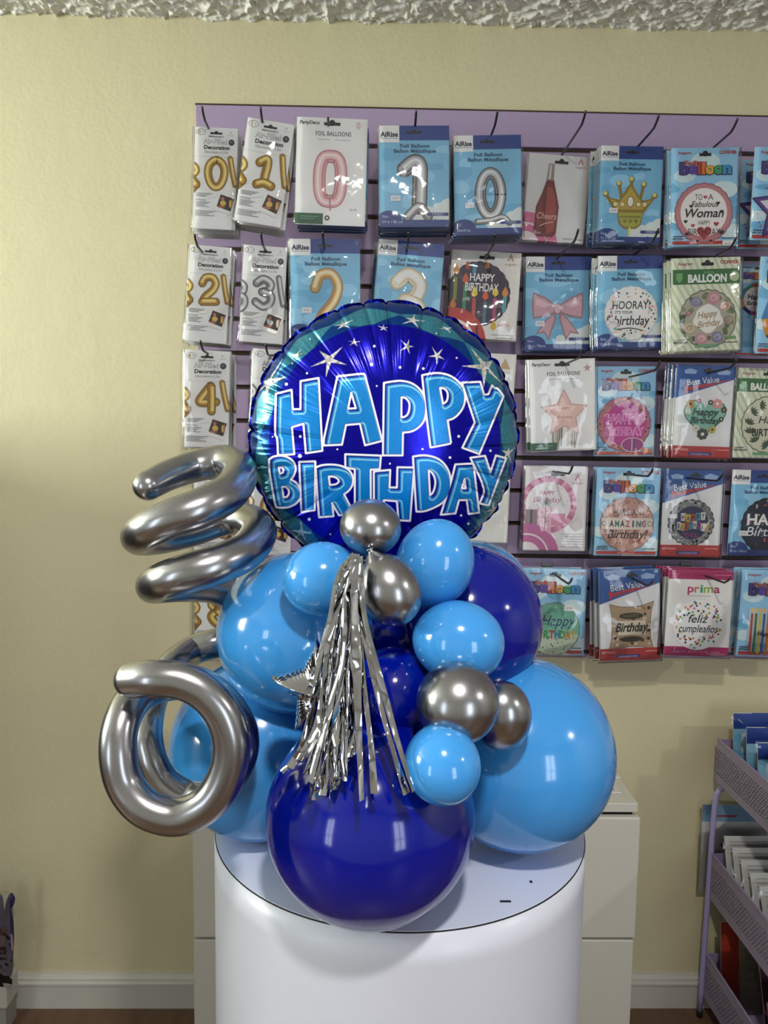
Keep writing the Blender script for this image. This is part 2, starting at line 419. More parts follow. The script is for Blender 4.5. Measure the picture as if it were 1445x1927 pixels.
def d_air(n, pal):
    def f(c, H):
        c.rect(0, 0, 100, H, 'dededf')
        c.disc(14, 11, 11, '3a3a3a', 7); c.disc(14, 11, 10, 'dededf', 6.2); c.text(n, 10, 15, 12, pal[1], .03); c.disc(18, 11, 1, '444444')
        hang(c, 50, 13, 28)
        c.text('Ā' if False else 'A', 84, 13, 9, 'a8a8a8'); c.text('anagram', 84, 17.5, 4.5, 'a8a8a8')
        c.text('PERSONALIZE IT!', 50, 22, 4.6, '202020', .03)
        c.text('Air-Filled', 48, 37, 17, '8d8d8d', .03, w=56, sp=1.0); c.text('Air-Filled', 48, 36.6, 17, 'cfcfd0', -.005, w=55.5)
        c.disc(86, 32, 7, '37373a'); c.text('24', 86, 33, 5, 'aaaaaa')
        c.text('Decoration', 52, 49, 12, '111111', .035, w=60); c.text('Décoration à L\'Air', 52, 58, 8, '77777a', w=56)
        c.rect(0, 66, 100, 66.6, 'b9b9ba')
        digit(c, '3' if n == '3' else '8', -34, 80, 50, 68, 19, pal)
        digit(c, n, 27, 70, 50, 68, 19, pal)
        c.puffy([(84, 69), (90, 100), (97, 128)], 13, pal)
        c.grey(6, 150, 38, 3, '6e6e70'); c.text('Self Sealing', 5, 167, 5.5, '555558', al='l'); c.grey(6, 170, 34, 4, '77777a'); c.grey(5, 190, 50, 4, '77777a', 3.4)
        q = [(62, 148), (98, 158), (88, 198), (50, 186)]
        c.poly(q, 'ececec'); q2 = [(64, 151), (96, 160), (88, 189), (55, 179)]; c.poly(q2, '3a2a26')
        c.disc(69, 161, 4, 'a5705a'); c.disc(70, 171, 7, pal[2], 6); c.disc(66, 179, 9, '9a6450', 3); c.disc(87, 172, 3, pal[2], 9); c.disc(91, 170, 2, 'a5705a', 8)
        c.poly([(30, 157), (50, 152), (52, 158), (32, 163)], 'e9e3e6')
    return f
def d_party(kind):
    def f(c, H):
        c.rect(0, 0, 100, H, 'dcdcdc'); hang(c, 50, 8, 23)
        c.text('PartyDeco', 4, 9, 6.5, '202020', .03, .15, al='l'); c.text('FOIL BALLOONS', 52, 24, 8.2, '4a4a4a', .02, w=50, sp=1.1); c.grey(30, 29, 18, 1, 'a0a0a0', 1, .8); c.grey(54, 29, 22, 1, 'a0a0a0', 1, .8)
        if kind == 'zero':
            c.puffy([(49+15.5*math.copysign(abs(math.cos(t))**.6, math.cos(t)), 83+31*math.copysign(abs(math.sin(t))**.85, math.sin(t))) for t in [2*PI*k/24 for k in range(24)]], 18, PINK, True, 4)
            c.stroke([(49, 110), (50, 127)], 2, 'b07078')
            c.puffy([(87+2.2*math.cos(t), 9+4*math.sin(t)) for t in [2*PI*k/8 for k in range(8)]], 2, PINK, True)
            c.rect(77, 121, 90, 128, 'e8dde0'); c.text('$5.50', 83, 126, 4.4, '5a4a4e')
            c.rect(0, H-16, 40, H-1, '2c5a41'); c.grey(8, H-12, 26, 2, '6f967f'); c.disc(46, H-10, 3.6, '38443c'); c.disc(46, H-10, 1.5, 'dcdcdc')
        else:
            c.poly(star_pts(88, 14, 6, 2.6), 'b98f88')
            for k in range(12):
                x = 34+k*3.3
                if 4 < k < 7: continue
                c.stroke([(x+1, 100), (x, 118), (x-1+random.uniform(-2, 2), 134+random.uniform(-6, 2))], 2.4, random.choice(('8f8571', 'b7ae9c', '6f6656')), 3)
            c.poly(star_pts(52, 82, 38, 19), 'b98f88'); c.poly(star_pts(52, 82, 35.5, 17.5), 'd5b4ad'); c.poly(star_pts(50, 78, 22, 11), 'e0c6bf')
            c.text('HAPPY', 52, 76, 6, 'a8625c'); c.text('Birthday', 52, 89, 7, 'a8625c', 0, .2)
            c.rect(0, H-13, 40, H-1, '2c5a41'); c.grey(8, H-9, 26, 2, '6f967f')
    return f
def d_rise(pic, l1='Size :', l2='34 in / 86 cm'):
    def f(c, H):
        sky_bg(c, H); c.rect(0, 0, 100, 20, '1d3c86'); c.rect(0, 0, 29, 23, 'e2e2e0')
        c.text('AiRise', 14.5, 15, 9.5, '12203c', .04, w=25); c.rect(2, 17, 27, 17.6, '33415a')
        c.rect(39, 8, 61, 11.5, '0b0f20'); c.disc(50, 8.5, 3, '0b0f20')
        c.text('Foil Balloon', 51, 30, 7, '1d4c6e', .035, w=42); c.text('Ballon Métallique', 51, 37, 7, '1d4c6e', .035, w=60)
        for x, y, r in ((100, H-24, 16), (86, H-22, 12), (70, H-18, 11), (55, H-16, 8)): c.disc(x, y, r, 'cfd6d4')
        pic(c, H)
        c.rect(0, H-10, 100, H, '1f3a7c'); c.disc(14, H-10, 18, '1f3a7c', 13)
        c.text(l1, 4, H-13, 5.6, 'b9c8de', al='l'); c.text(l2, 4, H-5.5, 5.6, 'b9c8de', al='l')
        c.rect(68, H-20, 99, H-15.5, '1f3a7c'); c.text('1 PCS/CT', 84, H-16.4, 4.2, 'dfe6ee')
        c.rect(16, 96, 30, 104, 'd8d4d8'); c.text('$7.50', 23, 101, 3.6, '6a6a78')
    return f
def p_num(n, pal, x=30, y=44, w=44, h=90, th=21):
    return lambda c, H: digit(c, n, x, y, w, h, th, pal)
def p_one(c, H):
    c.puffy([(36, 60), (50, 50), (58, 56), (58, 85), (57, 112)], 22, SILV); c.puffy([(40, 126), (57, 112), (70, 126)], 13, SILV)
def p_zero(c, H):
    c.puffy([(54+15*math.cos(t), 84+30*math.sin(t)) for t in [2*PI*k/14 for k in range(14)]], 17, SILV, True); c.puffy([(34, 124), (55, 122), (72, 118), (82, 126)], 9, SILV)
def p_crown(c, H):
    g1, g2, g3 = '8a6f26', 'b49b3e', 'd6c873'
    for x, y in ((10, 74), (31, 58), (51, 51), (71, 59), (89, 76)):
        c.stroke([(x, y), (50+(x-50)*.55, 100)], 5, g1, 2); c.disc(x, y, 4.6, '7a6226'); c.disc(x-.6, y-.8, 3.3, g3)
    c.poly([(12, 79), (32, 83), (42, 68), (50, 56), (60, 72), (70, 84), (88, 80), (72, 100), (68, 122), (60, 128), (42, 128), (33, 121), (29, 100)], g1)
    c.poly([(17, 82), (32, 87), (44, 72), (50, 62), (58, 74), (69, 88), (84, 83), (70, 98), (30, 98)], g2)
    c.poly([(31, 103), (70, 103), (66, 121), (58, 125), (43, 125), (36, 121)], 'a3a244'); c.rect(34, 108, 67, 111, '7f7c2c')
    for x in (26, 37, 63, 73): c.disc(x, 90, 4.4, '73602a'); c.disc(x, 90, 3.4, 'd9d2a2')
    c.disc(50, 86, 5.6, '73602a', 9); c.disc(50, 86, 4.4, 'f0ecd8', 7.6)
    for x in (42, 51, 60): c.disc(x, 116, 3, '7f7c2c')
    c.stroke([(50, 126), (49, 137)], 4, g3, 2)
def p_bow(c, H):
    d, m, l = '9a747c', 'c09aa4', 'd4b3bc'
    for s_ in (-1, 1):
        T = lambda P: [(50+s_*(p[0]-50), p[1]) for p in P]
        c.poly(T([(46, 84), (34, 92), (16, 116), (30, 114), (37, 126), (48, 92)]), d); c.poly(T([(44, 87), (34, 95), (20, 114), (30, 111), (36, 121), (45, 94)]), m)
        c.poly(T([(47, 72), (30, 60), (12, 53), (10, 72), (12, 93), (30, 90), (47, 84)]), d); c.poly(T([(45, 73), (30, 63), (14, 57), (13, 72), (14, 90), (30, 87), (45, 82)]), m)
        c.poly(T([(40, 72), (28, 66), (17, 62), (16, 72), (28, 76)]), l)
    c.disc(50, 78, 6.5, d, 8.5); c.disc(49.5, 77.5, 5, l, 7)
def confetti(c, x, y, r0, r1, n, cols, s=2.2, seed=1):
    R = random.Random(seed)
    for i in range(n):
        t = R.uniform(0, 2*PI); r = math.sqrt(R.uniform(r0*r0, r1*r1)); px, py = x+r*math.cos(t), y+r*math.sin(t); a = R.uniform(0, 6)
        c.face([(px+s*math.cos(a+k*2.09), py+s*math.sin(a+k*2.09)) for k in (2, 1, 0)], col(R.choice(cols)))
    c.l += 1
def dots(c, x, y, r0, r1, n, cols, s=2.2, seed=1):
    R = random.Random(seed)
    for i in range(n):
        t = R.uniform(0, 2*PI); r = math.sqrt(R.uniform(r0*r0, r1*r1)); px, py = x+r*math.cos(t), y+r*math.sin(t)
        c.face([(px+s*math.cos(k*PI/3), py+s*math.sin(k*PI/3)) for k in range(5, -1, -1)], col(R.choice(cols)))
    c.l += 1
def scallop(c, x, y, r, cl, k=.03, n=22):
    c.poly([(x+r*(1+k*abs(math.sin(n*t/2))-k)*math.cos(t), y+r*(1+k*abs(math.sin(n*t/2))-k)*math.sin(t)) for t in [2*PI*i/132 for i in range(132)]], cl)
def p_hooray(c, H):
    scallop(c, 51, 87, 42, 'b9bdbc'); scallop(c, 51, 86.5, 40.5, 'e4e2de')
    confetti(c, 51, 87, 25, 39, 90, ('d6818d', '5aa59a', '2a3034', 'd9b277', 'e2a2a0'), 2.4, 5)
    c.text('HOORAY!', 51, 80, 17, '22201f', .01, .08, w=58); c.text("IT'S YOUR", 40, 87, 6, '22201f', .02, .1); c.text('birthday', 52, 104, 20, '22201f', .015, .15, w=54)
    c.stroke([(28, 111), (50, 109), (70, 113)], 1.6, '22201f'); c.stroke([(51, 128), (50, 138)], 2, 'c9c6c0', 2)
def p_dark(c, H):
    scallop(c, 64, 88, 46, '07080f'); scallop(c, 64, 88, 44, '141a33')
    dots(c, 64, 88, 8, 43, 60, ('c2564e', '5a8a4a', 'c9a23a', '4a5aa0', 'b7b7b7'), 1.8, 8)
    c.text('HAPPY', 66, 86, 24, 'e8e8ea', .03, w=76); c.text('Birthday', 66, 104, 21, 'd8d8dc', .0, .2, w=76)
def anag(c, x=84, y=12, k='b77a83'):
    c.poly([(x-5, y), (x, y-11), (x+5, y), (x+2.5, y), (x, y-5), (x-2.5, y)], k); c.text('anagram', x, y+6, 5, k)
def ring(c, H, a='c06a8a', b_='e0d8da'):
    for r, cc in ((52, a), (36, b_), (33, a), (22, b_)): c.disc(6, H+8, r, cc, n=40)
def d_bottle(c, H):
    c.rect(0, 0, 100, H, 'cfcfd0'); ring(c, H, 'c76a92'); hang(c, 53, 11, 22); anag(c)
    c.poly([(33, 14), (42, 14), (43, 38), (50, 62), (55, 80), (54, 122), (48, 128), (24, 128), (17, 121), (18, 82), (26, 60), (32, 38)], '6e2f30')
    c.poly([(34, 50), (41, 50), (48, 66), (51, 84), (50, 118), (38, 124), (34, 90)], '9c4a46'); c.poly([(21, 84), (28, 66), (28, 118), (22, 116)], '84383a')
    c.poly([(33, 14), (42, 14), (43, 40), (31, 40)], '8f8380'); c.poly([(35, 16), (38, 16), (38, 38), (34, 38)], 'c9c2be')
    c.text('Cheers', 36, 100, 14, 'd8a9a4', .01, .2, w=32); c.stroke([(26, 112), (36, 107), (48, 104)], 1.6, 'd8a9a4'); c.stroke([(38, 128), (38, 142)], 1.4, 'a04a64')
    c.text('standard shape', 66, 130, 5, 'a0808a', al='l', w=30); c.grey(94, 134, 26, 4, '9a9a9c', 3.4, 1, 'r')
def d_candle(c, H):
    c.rect(0, 0, 100, H, 'dad8d4'); scallop(c, 42, 60, 46, '2a1a3a')
    R = random.Random(4)
    for x, y0, y1, cc in ((8, 38, 70, '7d8a3c'), (22, 48, 84, '2e8a5a'), (36, 66, 102, 'b64c46'), (52, 70, 104, '4a6a86'), (66, 64, 96, 'a03a6c'), (80, 60, 84, '4a9aa4'), (24, 16, 26, 'b0442e'), (34, 18, 34, '3f8aa8'), (52, 16, 24, 'c0702c'), (12, 86, 98, '2e8a5a')):
        c.rect(x-2.6, y0, x+2.6, y1, cc)
    for x, y, cc in ((8, 28, 'c98f2e'), (22, 40, 'cc5a30'), (36, 58, 'dcc12a'), (52, 62, 'cc5a30'), (66, 56, 'dcc12a'), (80, 56, 'd08a2c'), (6, 76, 'cc7a30'), (22, 100, 'c9a22e'), (66, 104, 'c9a22e')):
        c.poly([(x, y-9), (x+4, y-1), (x+4.4, y+3), (x, y+7), (x-4.4, y+3), (x-4, y-1)], cc)
    c.text('HAPPY', 46, 42, 15, 'e8e4e6', .02, w=36); c.text('BIRTHDAY', 46, 56, 16, 'e8e4e6', .02, w=48)
    for r, cc in ((46, 'b3312c'), (31, 'dad8d4'), (27, 'b3312c'), (16, 'dad8d4')): c.disc(8, H+6, r*1.05, cc, n=40)
    c.stroke([(42, 104), (44, 118), (56, 136)], 3, '2a1a3a'); hang(c, 51, 9, 22); c.text('jumbo', 80, 104, 7, 'b8605c', 0, .2); anag(c, 85, 12, 'b08a70')
    c.grey(96, 116, 32, 5, '8e8c8a', 4, 1, 'r')
def d_fan(c, H):
    c.rect(0, 0, 100, H, 'd6d4d5'); n = 44
    for k in range(n):
        t0, t1 = 2*PI*k/n, 2*PI*(k+1)/n; cc = col(('b56c8c', 'd9a3ba', 'c583a0')[k % 3])
        P = [(38+r*math.cos(t), 60+r*math.sin(t)) for r, t in ((46, t1), (46, t0), (36, t0), (36, t1))]; c.face(P[::-1], cc)
    c.l += 1; c.disc(38, 60, 36.5, 'e4dfe1', n=40); dots(c, 38, 60, 6, 34, 26, ('b9b2b4', 'd9a3ba', 'a09a9c'), 1, 3)
    c.text('HAPPY', 36, 44, 9, 'b0648a', .02, w=24); c.text('Birthday', 36, 56, 13, 'b0648a', .0, .22, w=44)
    c.rect(2, 68, 21, 92, '8d8083'); c.rect(10, 68, 13, 92, '4c4648'); c.rect(21, 64, 44, 98, 'e0b4c4'); dots(c, 32, 80, 1, 11, 20, ('555052',), .9, 6); c.rect(44, 74, 66, 94, 'cf8fae')
    c.stroke([(34, 62), (34, 100)], 1.6, '5c5456', 2)
    for k in range(12): c.stroke([(34, 58), (34+9*math.cos(k*PI/6), 58+9*math.sin(k*PI/6))], 1, '5c5456', 1)
    ring(c, H, 'b96a9a'); hang(c, 52, 11, 22); anag(c, 84, 20); c.disc(86, 92, 9, 'c9c0c4'); c.disc(86, 92, 8, 'd6d4d5'); c.grey(98, 106, 38, 6, 'a8a4a6', 4.2, 1.1, 'r')
def d_plain(c, H):
    c.rect(0, 0, 100, H, 'd9d8d4'); c.poly([(76, 22), (84, 6), (92, 22)], 'b99a7a'); c.text('anagram', 84, 29, 7, 'b99a7a')
def balloonbg(c, H):
    sky_bg(c, H, '8fbfdd')
    for x, y, r in ((20, 40, 16), (80, 60, 20), (10, 100, 14), (90, 120, 18), (50, 20, 22), (60, 140, 18)): c.disc(x, y, r, 'c8dbe6', r*.6)
    c.text('Anagram', 19, 9, 5.5, 'a34a52', .03); c.text('CONVER', 84, 9, 6.5, 'a3303a', .04); hang(c, 50, 10, 18)
    X = 12
    for ch, cc, wd_ in (('b', '43307c', 15), ('a', '5a3f9c', 14), ('l', 'b0402c', 7), ('l', 'cf6a2a', 7), ('o', 'dca02c', 14), ('o', '3a9a50', 14), ('n', '2b86b8', 14)):
        c.text(ch, X+wd_/2, 37.5, 23, '1a2440', .09, w=wd_+2); c.text(ch, X+wd_/2, 37, 23, cc, .05, w=wd_-1); X += wd_-1.2
    c.text('Foil', 28, 25, 9, 'b03a2c', .05, w=18)
    c.grey(4, H-15, 16, 1, '26323c', 2, 1.4); c.text('BIRTHDAY', 13, H-9.5, 4, '26323c', .02); c.grey(96, H-12, 20, 1, '26323c', 2, 1.2, 'r')
    c.rect(3, H-7.5, 97, H-2.5, 'b0322c'); c.text('convergram.com', 50, H-3.6, 4, 'e0cac6')
def d_bal(pic):
    def f(c, H): balloonbg(c, H); pic(c, H)
    return f
def q_woman(c, H):
    scallop(c, 49, 94, 44, '8e4f58'); scallop(c, 49, 94, 42.5, 'b77a80'); c.disc(49, 93, 35, 'e0dcda', n=40)
    c.text('TO', 41, 75, 12, '1c1a1a', w=11); c.text('A', 59, 75, 12, '1c1a1a'); c.poly(heart_pts(51, 71, 3), 'b0303c')
    c.text('Fabulous', 50, 85, 12, '1c1a1a', .01, .3, w=40); c.text('Woman', 48, 100, 18, '1c1a1a', .02, .25, w=60)
    c.text('HAPPY', 50, 111, 9, '1c1a1a', w=18); c.poly(heart_pts(50, 122, 11), 'a0303e'); c.text('BIRTHDAY', 50, 126, 14, '1c1a1a', w=48)
    for x, y, r, k in ((30, 84, 3, 0), (76, 92, 3, 0), (33, 112, 3, 1), (68, 110, 4, 1), (22, 106, 3, 0), (76, 122, 4, 0), (24, 124, 3, 0), (40, 134, 2, 0), (70, 80, 3, 0), (60, 134, 2, 0)): c.poly(heart_pts(x, y, r), 'a0303e' if k else '1c1a1a')
    c.rect(78, 134, 94, 143, 'dddde0'); c.text('$4.50', 86, 140, 4, '6a6a78')
def q_star(c, H):
    c.poly(star_pts(48, 90, 52, 26), '3a2560'); c.poly(star_pts(48, 90, 46, 23), '5b3a86'); c.poly(star_pts(48, 90, 38, 19), 'd8d2d6')
    c.text('GRAND', 48, 86, 9, '403050', .02); c.text('BIRTHDAY', 48, 97, 9, '403050', .02, w=34); dots(c, 48, 90, 10, 44, 24, ('b84a70', 'e0c8d8', '7a5aa8'), 1.6, 3)
def q_hex(c, H):
    for k in range(10):
        t0 = 2*PI*k/10; cc = ('3a8a70', 'b0402c', '9a3a7c', '2c2658', 'c98a2e', '4a7ab0')[k % 6]
        c.poly([(50+44*math.cos(t0), 92+44*math.sin(t0)), (50+44*math.cos(t0+.63), 92+44*math.sin(t0+.63)), (50+33*math.cos(t0+.63), 92+33*math.sin(t0+.63)), (50+33*math.cos(t0), 92+33*math.sin(t0))], cc)
    c.disc(50, 92, 33.5, 'd9d6d4', n=20); dots(c, 50, 92, 5, 31, 30, ('3a8a70', 'b0402c', 'c98a2e'), 1.3, 7); c.text('Happy', 50, 92, 18, '1c1c40', .03, .2, w=46); c.text('Birthday', 50, 108, 15, '1c1c40', .02, .2, w=48)
def q_pink(c, H):
    scallop(c, 49, 93, 45, '7e4a56'); scallop(c, 49, 93, 43.5, 'b0667c'); c.disc(51, 94, 35, 'b5308c', n=40)
    dots(c, 49, 93, 34, 42, 50, ('c98a70', 'd9a08c', '8e7a4a', 'c87a94'), 2.2, 9)
    c.text('HAPPY', 50, 92, 20, 'e8b4d4', .09, w=62); c.text('HAPPY', 50, 92, 20, 'c65aa4', .03, w=62); c.text('BIRTHDAY', 50, 111, 17, 'e8b4d4', .08, w=66); c.text('BIRTHDAY', 50, 111, 17, 'c65aa4', .03, w=66)
    c.disc(64, 127, 19, 'd8cfd2', 12); c.disc(64, 127, 17.6, '9c3f86', 10.8); c.rect(62, 117, 63.5, 137, 'd8cfd2'); c.rect(66, 117, 67, 137, '5a3a50'); c.poly([(80, 131), (97, 135), (94, 141), (79, 137)], 'c07a34')
    c.rect(4, H-8, 40, H-3, 'b84c38')
def q_amaz(c, H):
    scallop(c, 50, 88, 43, '8e6a5e'); scallop(c, 50, 88, 41.5, 'b89084'); dots(c, 50, 88, 0, 40, 80, ('d5b6ac', 'a5786a', 'c9a094'), 4.5, 5); dots(c, 50, 88, 0, 40, 60, ('2a2424', '6a4a40'), 1, 6)
    c.rect(10, 78, 90, 96, 'd9cfc8'); c.text('HAVE AN', 50, 74, 14, '1c1a1a', w=42)
    X = 26
    for ch, cc in zip('AMAZING', ('1c1a1a', '3a7a6c', '1c1a1a', 'b04050', '1c1a1a', '3a7a6c', 'a06a7a')): c.text(ch, X, 92, 14, cc, .03, w=2.2 if ch == 'I' else 7); X += 8.4
    c.text('Birthday!', 50, 110, 19, '1c1a1a', .01, .25, w=60)
    for x in (14, 86): c.disc(x, 87, 4, '6a5a50'); c.disc(x, 87, 3, 'd9cfc8')
def q_green(c, H):
    scallop(c, 50, 96, 43, '6f7c62'); scallop(c, 50, 96, 41.5, '6fae96'); c.poly([(50+41*math.cos(t), 96+41*math.sin(t)) for t in [PI*.06+PI*.88*k/20 for k in range(21)]], 'b9c4b0')
    dots(c, 50, 118, 0, 26, 60, ('1f2c2a', '6fae96', 'c9cfc0'), 1.2, 3); dots(c, 50, 80, 0, 30, 30, ('a5d0c0', '4f8e7a'), 1.5, 4)
    c.disc(16, 68, 12, '5a9ec0'); c.disc(16, 68, 10, '8fc4dc'); c.text('1st' if False else '%', 16, 72, 8, 'dfeaf0')
    c.text('Happy', 56, 90, 24, '1b3a6a', .0, .3, w=52); X = 22
    for ch, cc in zip('BIRTHDAY', ('b0402c', 'c0772c', '3a8a50', 'b0402c', '2f7a9a', '3a8a50', 'c0772c', 'b5a42e')): c.text(ch, X, 110, 17, cc, .05, w=3 if ch == 'I' else 9); X += 8.6
    c.rect(66, 56, 82, 66, 'dde2e2'); c.text('$4.99', 74, 63, 4, 'a05060')
def q_cand(c, H):
    c.rect(14, 58, 100, 112, 'a9bcc8'); 
    for k in range(14):
        x = 18+k*6.2; cc = ('b0402c', '3a6a3c', 'c9b02e', '2f5a9a', 'c9742c')[k % 5]; c.rect(x, 66, x+3.6, 128, cc); c.disc(x+1.8, 61, 1.8, 'e0b45c', 4)
    c.text('Happy Birthday', 58, 100, 9, '1c1a1a', .02, .2); c.disc(80, 130, 13, '9a9440'); c.disc(80, 130, 9, '3f7ab0')
def d_green(pic):
    def f(c, H):
        c.rect(0, 0, 100, H, 'd3d6c8')
        for k in range(-12, 16): c.face([(k*10+4, 34), (k*10+60, H), (k*10+64, H), (k*10+8, 34)][::-1], col('b6c09c'))
        c.l += 1
        for k in range(-12, 16): c.face([(k*10, 0), (k*10+8, 18), (k*10+12, 18), (k*10+4, 0)][::-1], col('b6c09c'))
        c.l += 1
        c.text('Anagram', 20, 10, 6, '8c4a50', .03); c.text('CONVER', 84, 9, 6.5, 'a3303a', .04); hang(c, 52, 9, 18)
        c.rect(2, 16, 99, 37, '2c6434'); c.text('F O I L', 55, 22.5, 5, '9cc49a'); c.text('BALLOON', 52, 34, 15, 'e4e8e0', .045, w=56)
        c.poly([(7, 21), (16, 21), (16, 30), (11.5, 35), (7, 30)], '6aa05e'); c.disc(91, 27, 7, 'a8b890')
        pic(c, H); c.grey(5, H-17, 14, 1, '3c3c3c', 2, 1.2); c.text('BIRTHDAY', 14, H-11, 4.4, '3c3c3c', .03); c.rect(34, H-9, 67, H-5, '6a9a74'); c.rect(77, H-20, 94, H-16, '6a8f5c'); c.grey(97, H-12, 20, 1, '44443c', 2, 1.2, 'r')
    return f
def q_floral(c, H):
    scallop(c, 53, 86, 42, '56554a'); scallop(c, 53, 86, 40.5, 'a5a090'); dots(c, 53, 86, 24, 38, 40, ('5e6a4c', '7c8a66', '3e4a3c'), 4, 2)
    for t, cc, c2, r in ((-1.3, 'b48890', 'c8a4a8', 10), (-2.2, '80809c', '9a9ab2', 8), (-.6, 'c8a090', 'b07a6c', 7), (1.9, 'b48890', 'd0acb0', 9.5), (1.1, '7d7a98', 'a09db4', 9), (2.7, 'c4b49a', 'a8987e', 8), (.1, '8e7f72', 'a89a8c', 7), (3.4, 'a36a78', 'c08a94', 4)):
        x, y = 53+30*math.cos(t), 86+30*math.sin(t); c.disc(x, y, r, cc, r*.9); c.disc(x+1, y-1, r*.6, c2, r*.5); c.disc(x, y, r*.25, cc)
    c.poly([(53+21*math.cos(t)*(1+.1*math.sin(5*t)), 86+19*math.sin(t)*(1+.1*math.cos(4*t))) for t in [2*PI*k/40 for k in range(40)]], 'd9d8d4')
    c.text('Happy', 52, 84, 13, '8a6a42', .01, .3, w=28, rot=-.12); c.text('Birthday', 54, 97, 13, '8a6a42', .01, .3, w=32, rot=-.12)
def q_leaf(c, H):
    scallop(c, 58, 88, 46, '6c7462'); scallop(c, 58, 88, 44, 'c9c8b4')
    for t in (-2.6, -2.1, -1.5, -.9, 2.2, 2.7, 3.14, 1.6, 1.0):
        x, y = 58+34*math.cos(t), 88+34*math.sin(t)
        for k in range(-2, 3): c.stroke([(x, y), (x+11*math.cos(t+k*.5+2), y+11*math.sin(t+k*.5+2))], [.5, 4, .5], '3f4e3a', 2)
    c.text('Happy', 62, 86, 16, '2a2a24', 0, .25, w=44); c.text('BIRTHDAY', 62, 106, 16, '2a2a24', .02, w=62)
def d_best(pic):
    def f(c, H):
        c.rect(0, 0, 100, H, 'd4d5d7'); c.poly([(0, 0), (100, 0), (100, 22), (0, 56)][::-1], '1e4f94')
        c.poly([(14, 36), (18, 45), (60, 34), (94, 22), (52, 30), (20, 38)], 'b0302e'); c.poly([(14, 34), (24, 38), (18, 50)], 'b0302e'); c.text('IN THE MARKET', 38, 41, 5.5, '6f2a5e', .04, rot=-.26, w=34)
        c.text('Best Value', 46, 31, 15, '1c2f70', .07, 0, w=58, rot=-.13); c.text('Best Value', 46, 31, 15, 'cdd6e8', .01, 0, w=55, rot=-.13)
        c.poly([(12, 9), (22, 6), (34, 9), (32, 15), (14, 15)], '8fa8cc'); c.poly([(68, 9), (78, 5), (92, 9), (90, 15), (70, 15)], '8fa8cc'); hang(c, 54, 9, 18)
        pic(c, H); c.rect(0, H-20, 100, H, 'a82c2c'); c.text('BIRTHDAY', 15, H-12, 5, 'd8a8a6', .03); c.rect(27, H-10, 67, H-4.5, '3a2f78'); c.text('convergram.com', 47, H-5.5, 4.6, 'c9c4dc'); c.grey(97, H-15, 22, 1, 'd8a8a6', 2, 1.2, 'r')
    return f
def q_heart(c, H):
    c.poly(heart_pts(52, 86, 37), '3f5a48'); c.poly(heart_pts(52, 86, 35), '7fb3a3')
    for x, y, r, cc, c2 in ((26, 66, 7, 'b5853a', '3a3024'), (40, 60, 4, 'a05868', 'd8d0c0'), (72, 64, 8, 'c98a8a', 'e0d8c8'), (84, 74, 5, '3c3c34', 'b5853a'), (50, 116, 9, '3c3c34', 'e0d8d0'), (38, 106, 5, 'd0ccc0', '8a7a4a'), (66, 108, 6, 'b5a04a', '3a3a2c'), (60, 62, 4, '3a4a40', 'd8d4c8'), (80, 90, 4, '3a3a30', 'd8d4c8'), (22, 80, 4, 'c9c4b8', '8a7a4a')):
        for k in range(7): c.disc(x+r*.7*math.cos(k*.9), y+r*.7*math.sin(k*.9), r*.42, cc, n=8)
        c.disc(x, y, r*.35, c2, n=8)
    c.text('Happy', 52, 84, 17, '123a36', .015, .25, w=44); c.text('Birthday', 52, 98, 16, '123a36', .015, .25, w=50)
def q_toyou(c, H):
    scallop(c, 50, 88, 40, '3a3c3c', .05); scallop(c, 50, 88, 38, '777a7a', .05, 30); dots(c, 50, 88, 30, 36, 40, ('a8abab', '4c4e4e', '909494'), 2.6, 4); c.disc(51, 88, 28, '1c1e4a', n=36)
    for s_, y, x0, x1, dy in (('HAPPY', 72, 32, 74, 13), ('BIRTHDAY', 87, 26, 80, 13)):
        n = len(s_)
        for k, ch in enumerate(s_):
            x = x0+(x1-x0)*(k+.5)/n; w_ = (x1-x0)/n; yy = y+2*math.sin(k*1.2)
            c.poly([(x-w_*.48, yy), (x+w_*.48, yy), (x+w_*.4, yy+dy), (x-w_*.4, yy+dy)][::-1], ('c9c9c4', 'c9a22e', 'b0402c', '3a8a9a', 'c9c9c4', '8a3a8a')[k % 6]); c.text(ch, x, yy+dy-2, dy*.95, '15153a', .03, w=w_*(.18 if ch == 'I' else .55))
    c.text('TO YOU', 50, 113, 11, '8a3a6c', .03, w=26); c.rect(12, 74, 26, 81, 'dddde0')
def q_pillow(c, H):
    P = [(16, 55), (50, 62), (90, 52), (84, 92), (90, 134), (52, 128), (14, 136), (20, 95)]
    Q = [(16, 55), (34, 60), (50, 61), (70, 59), (90, 52), (86, 70), (84, 92), (85, 115), (90, 134), (70, 129), (52, 128), (34, 130), (14, 136), (19, 115), (20, 95), (19, 74)]
    c.poly(Q[::-1], '5c4a3a'); c.poly([(52+(p[0]-52)*.97, 94+(p[1]-94)*.97) for p in Q][::-1], 'a58c70')
    R = random.Random(5)
    for k in range(70):
        x, y = R.uniform(22, 83), R.uniform(62, 126)
        if R.random() < .6 and abs(y-94) > 12 or x < 26 or x > 80: c.disc(x, y, R.uniform(1.8, 3.2), R.choice(('2c261e', 'c4b094', '3a3226', 'd8c8b0')), n=10)
    c.rect(30, 84, 76, 108, 'd8ccb8'); c.disc(52, 76, 20, '2c281e', 5.5); c.text('HAPPY', 52, 79, 9, '6a5a34', .03, w=26); c.disc(52, 115, 20, '2c281e', 4.5)
    c.text('Birthday', 52, 102, 21, '141210', .03, .22, w=52)
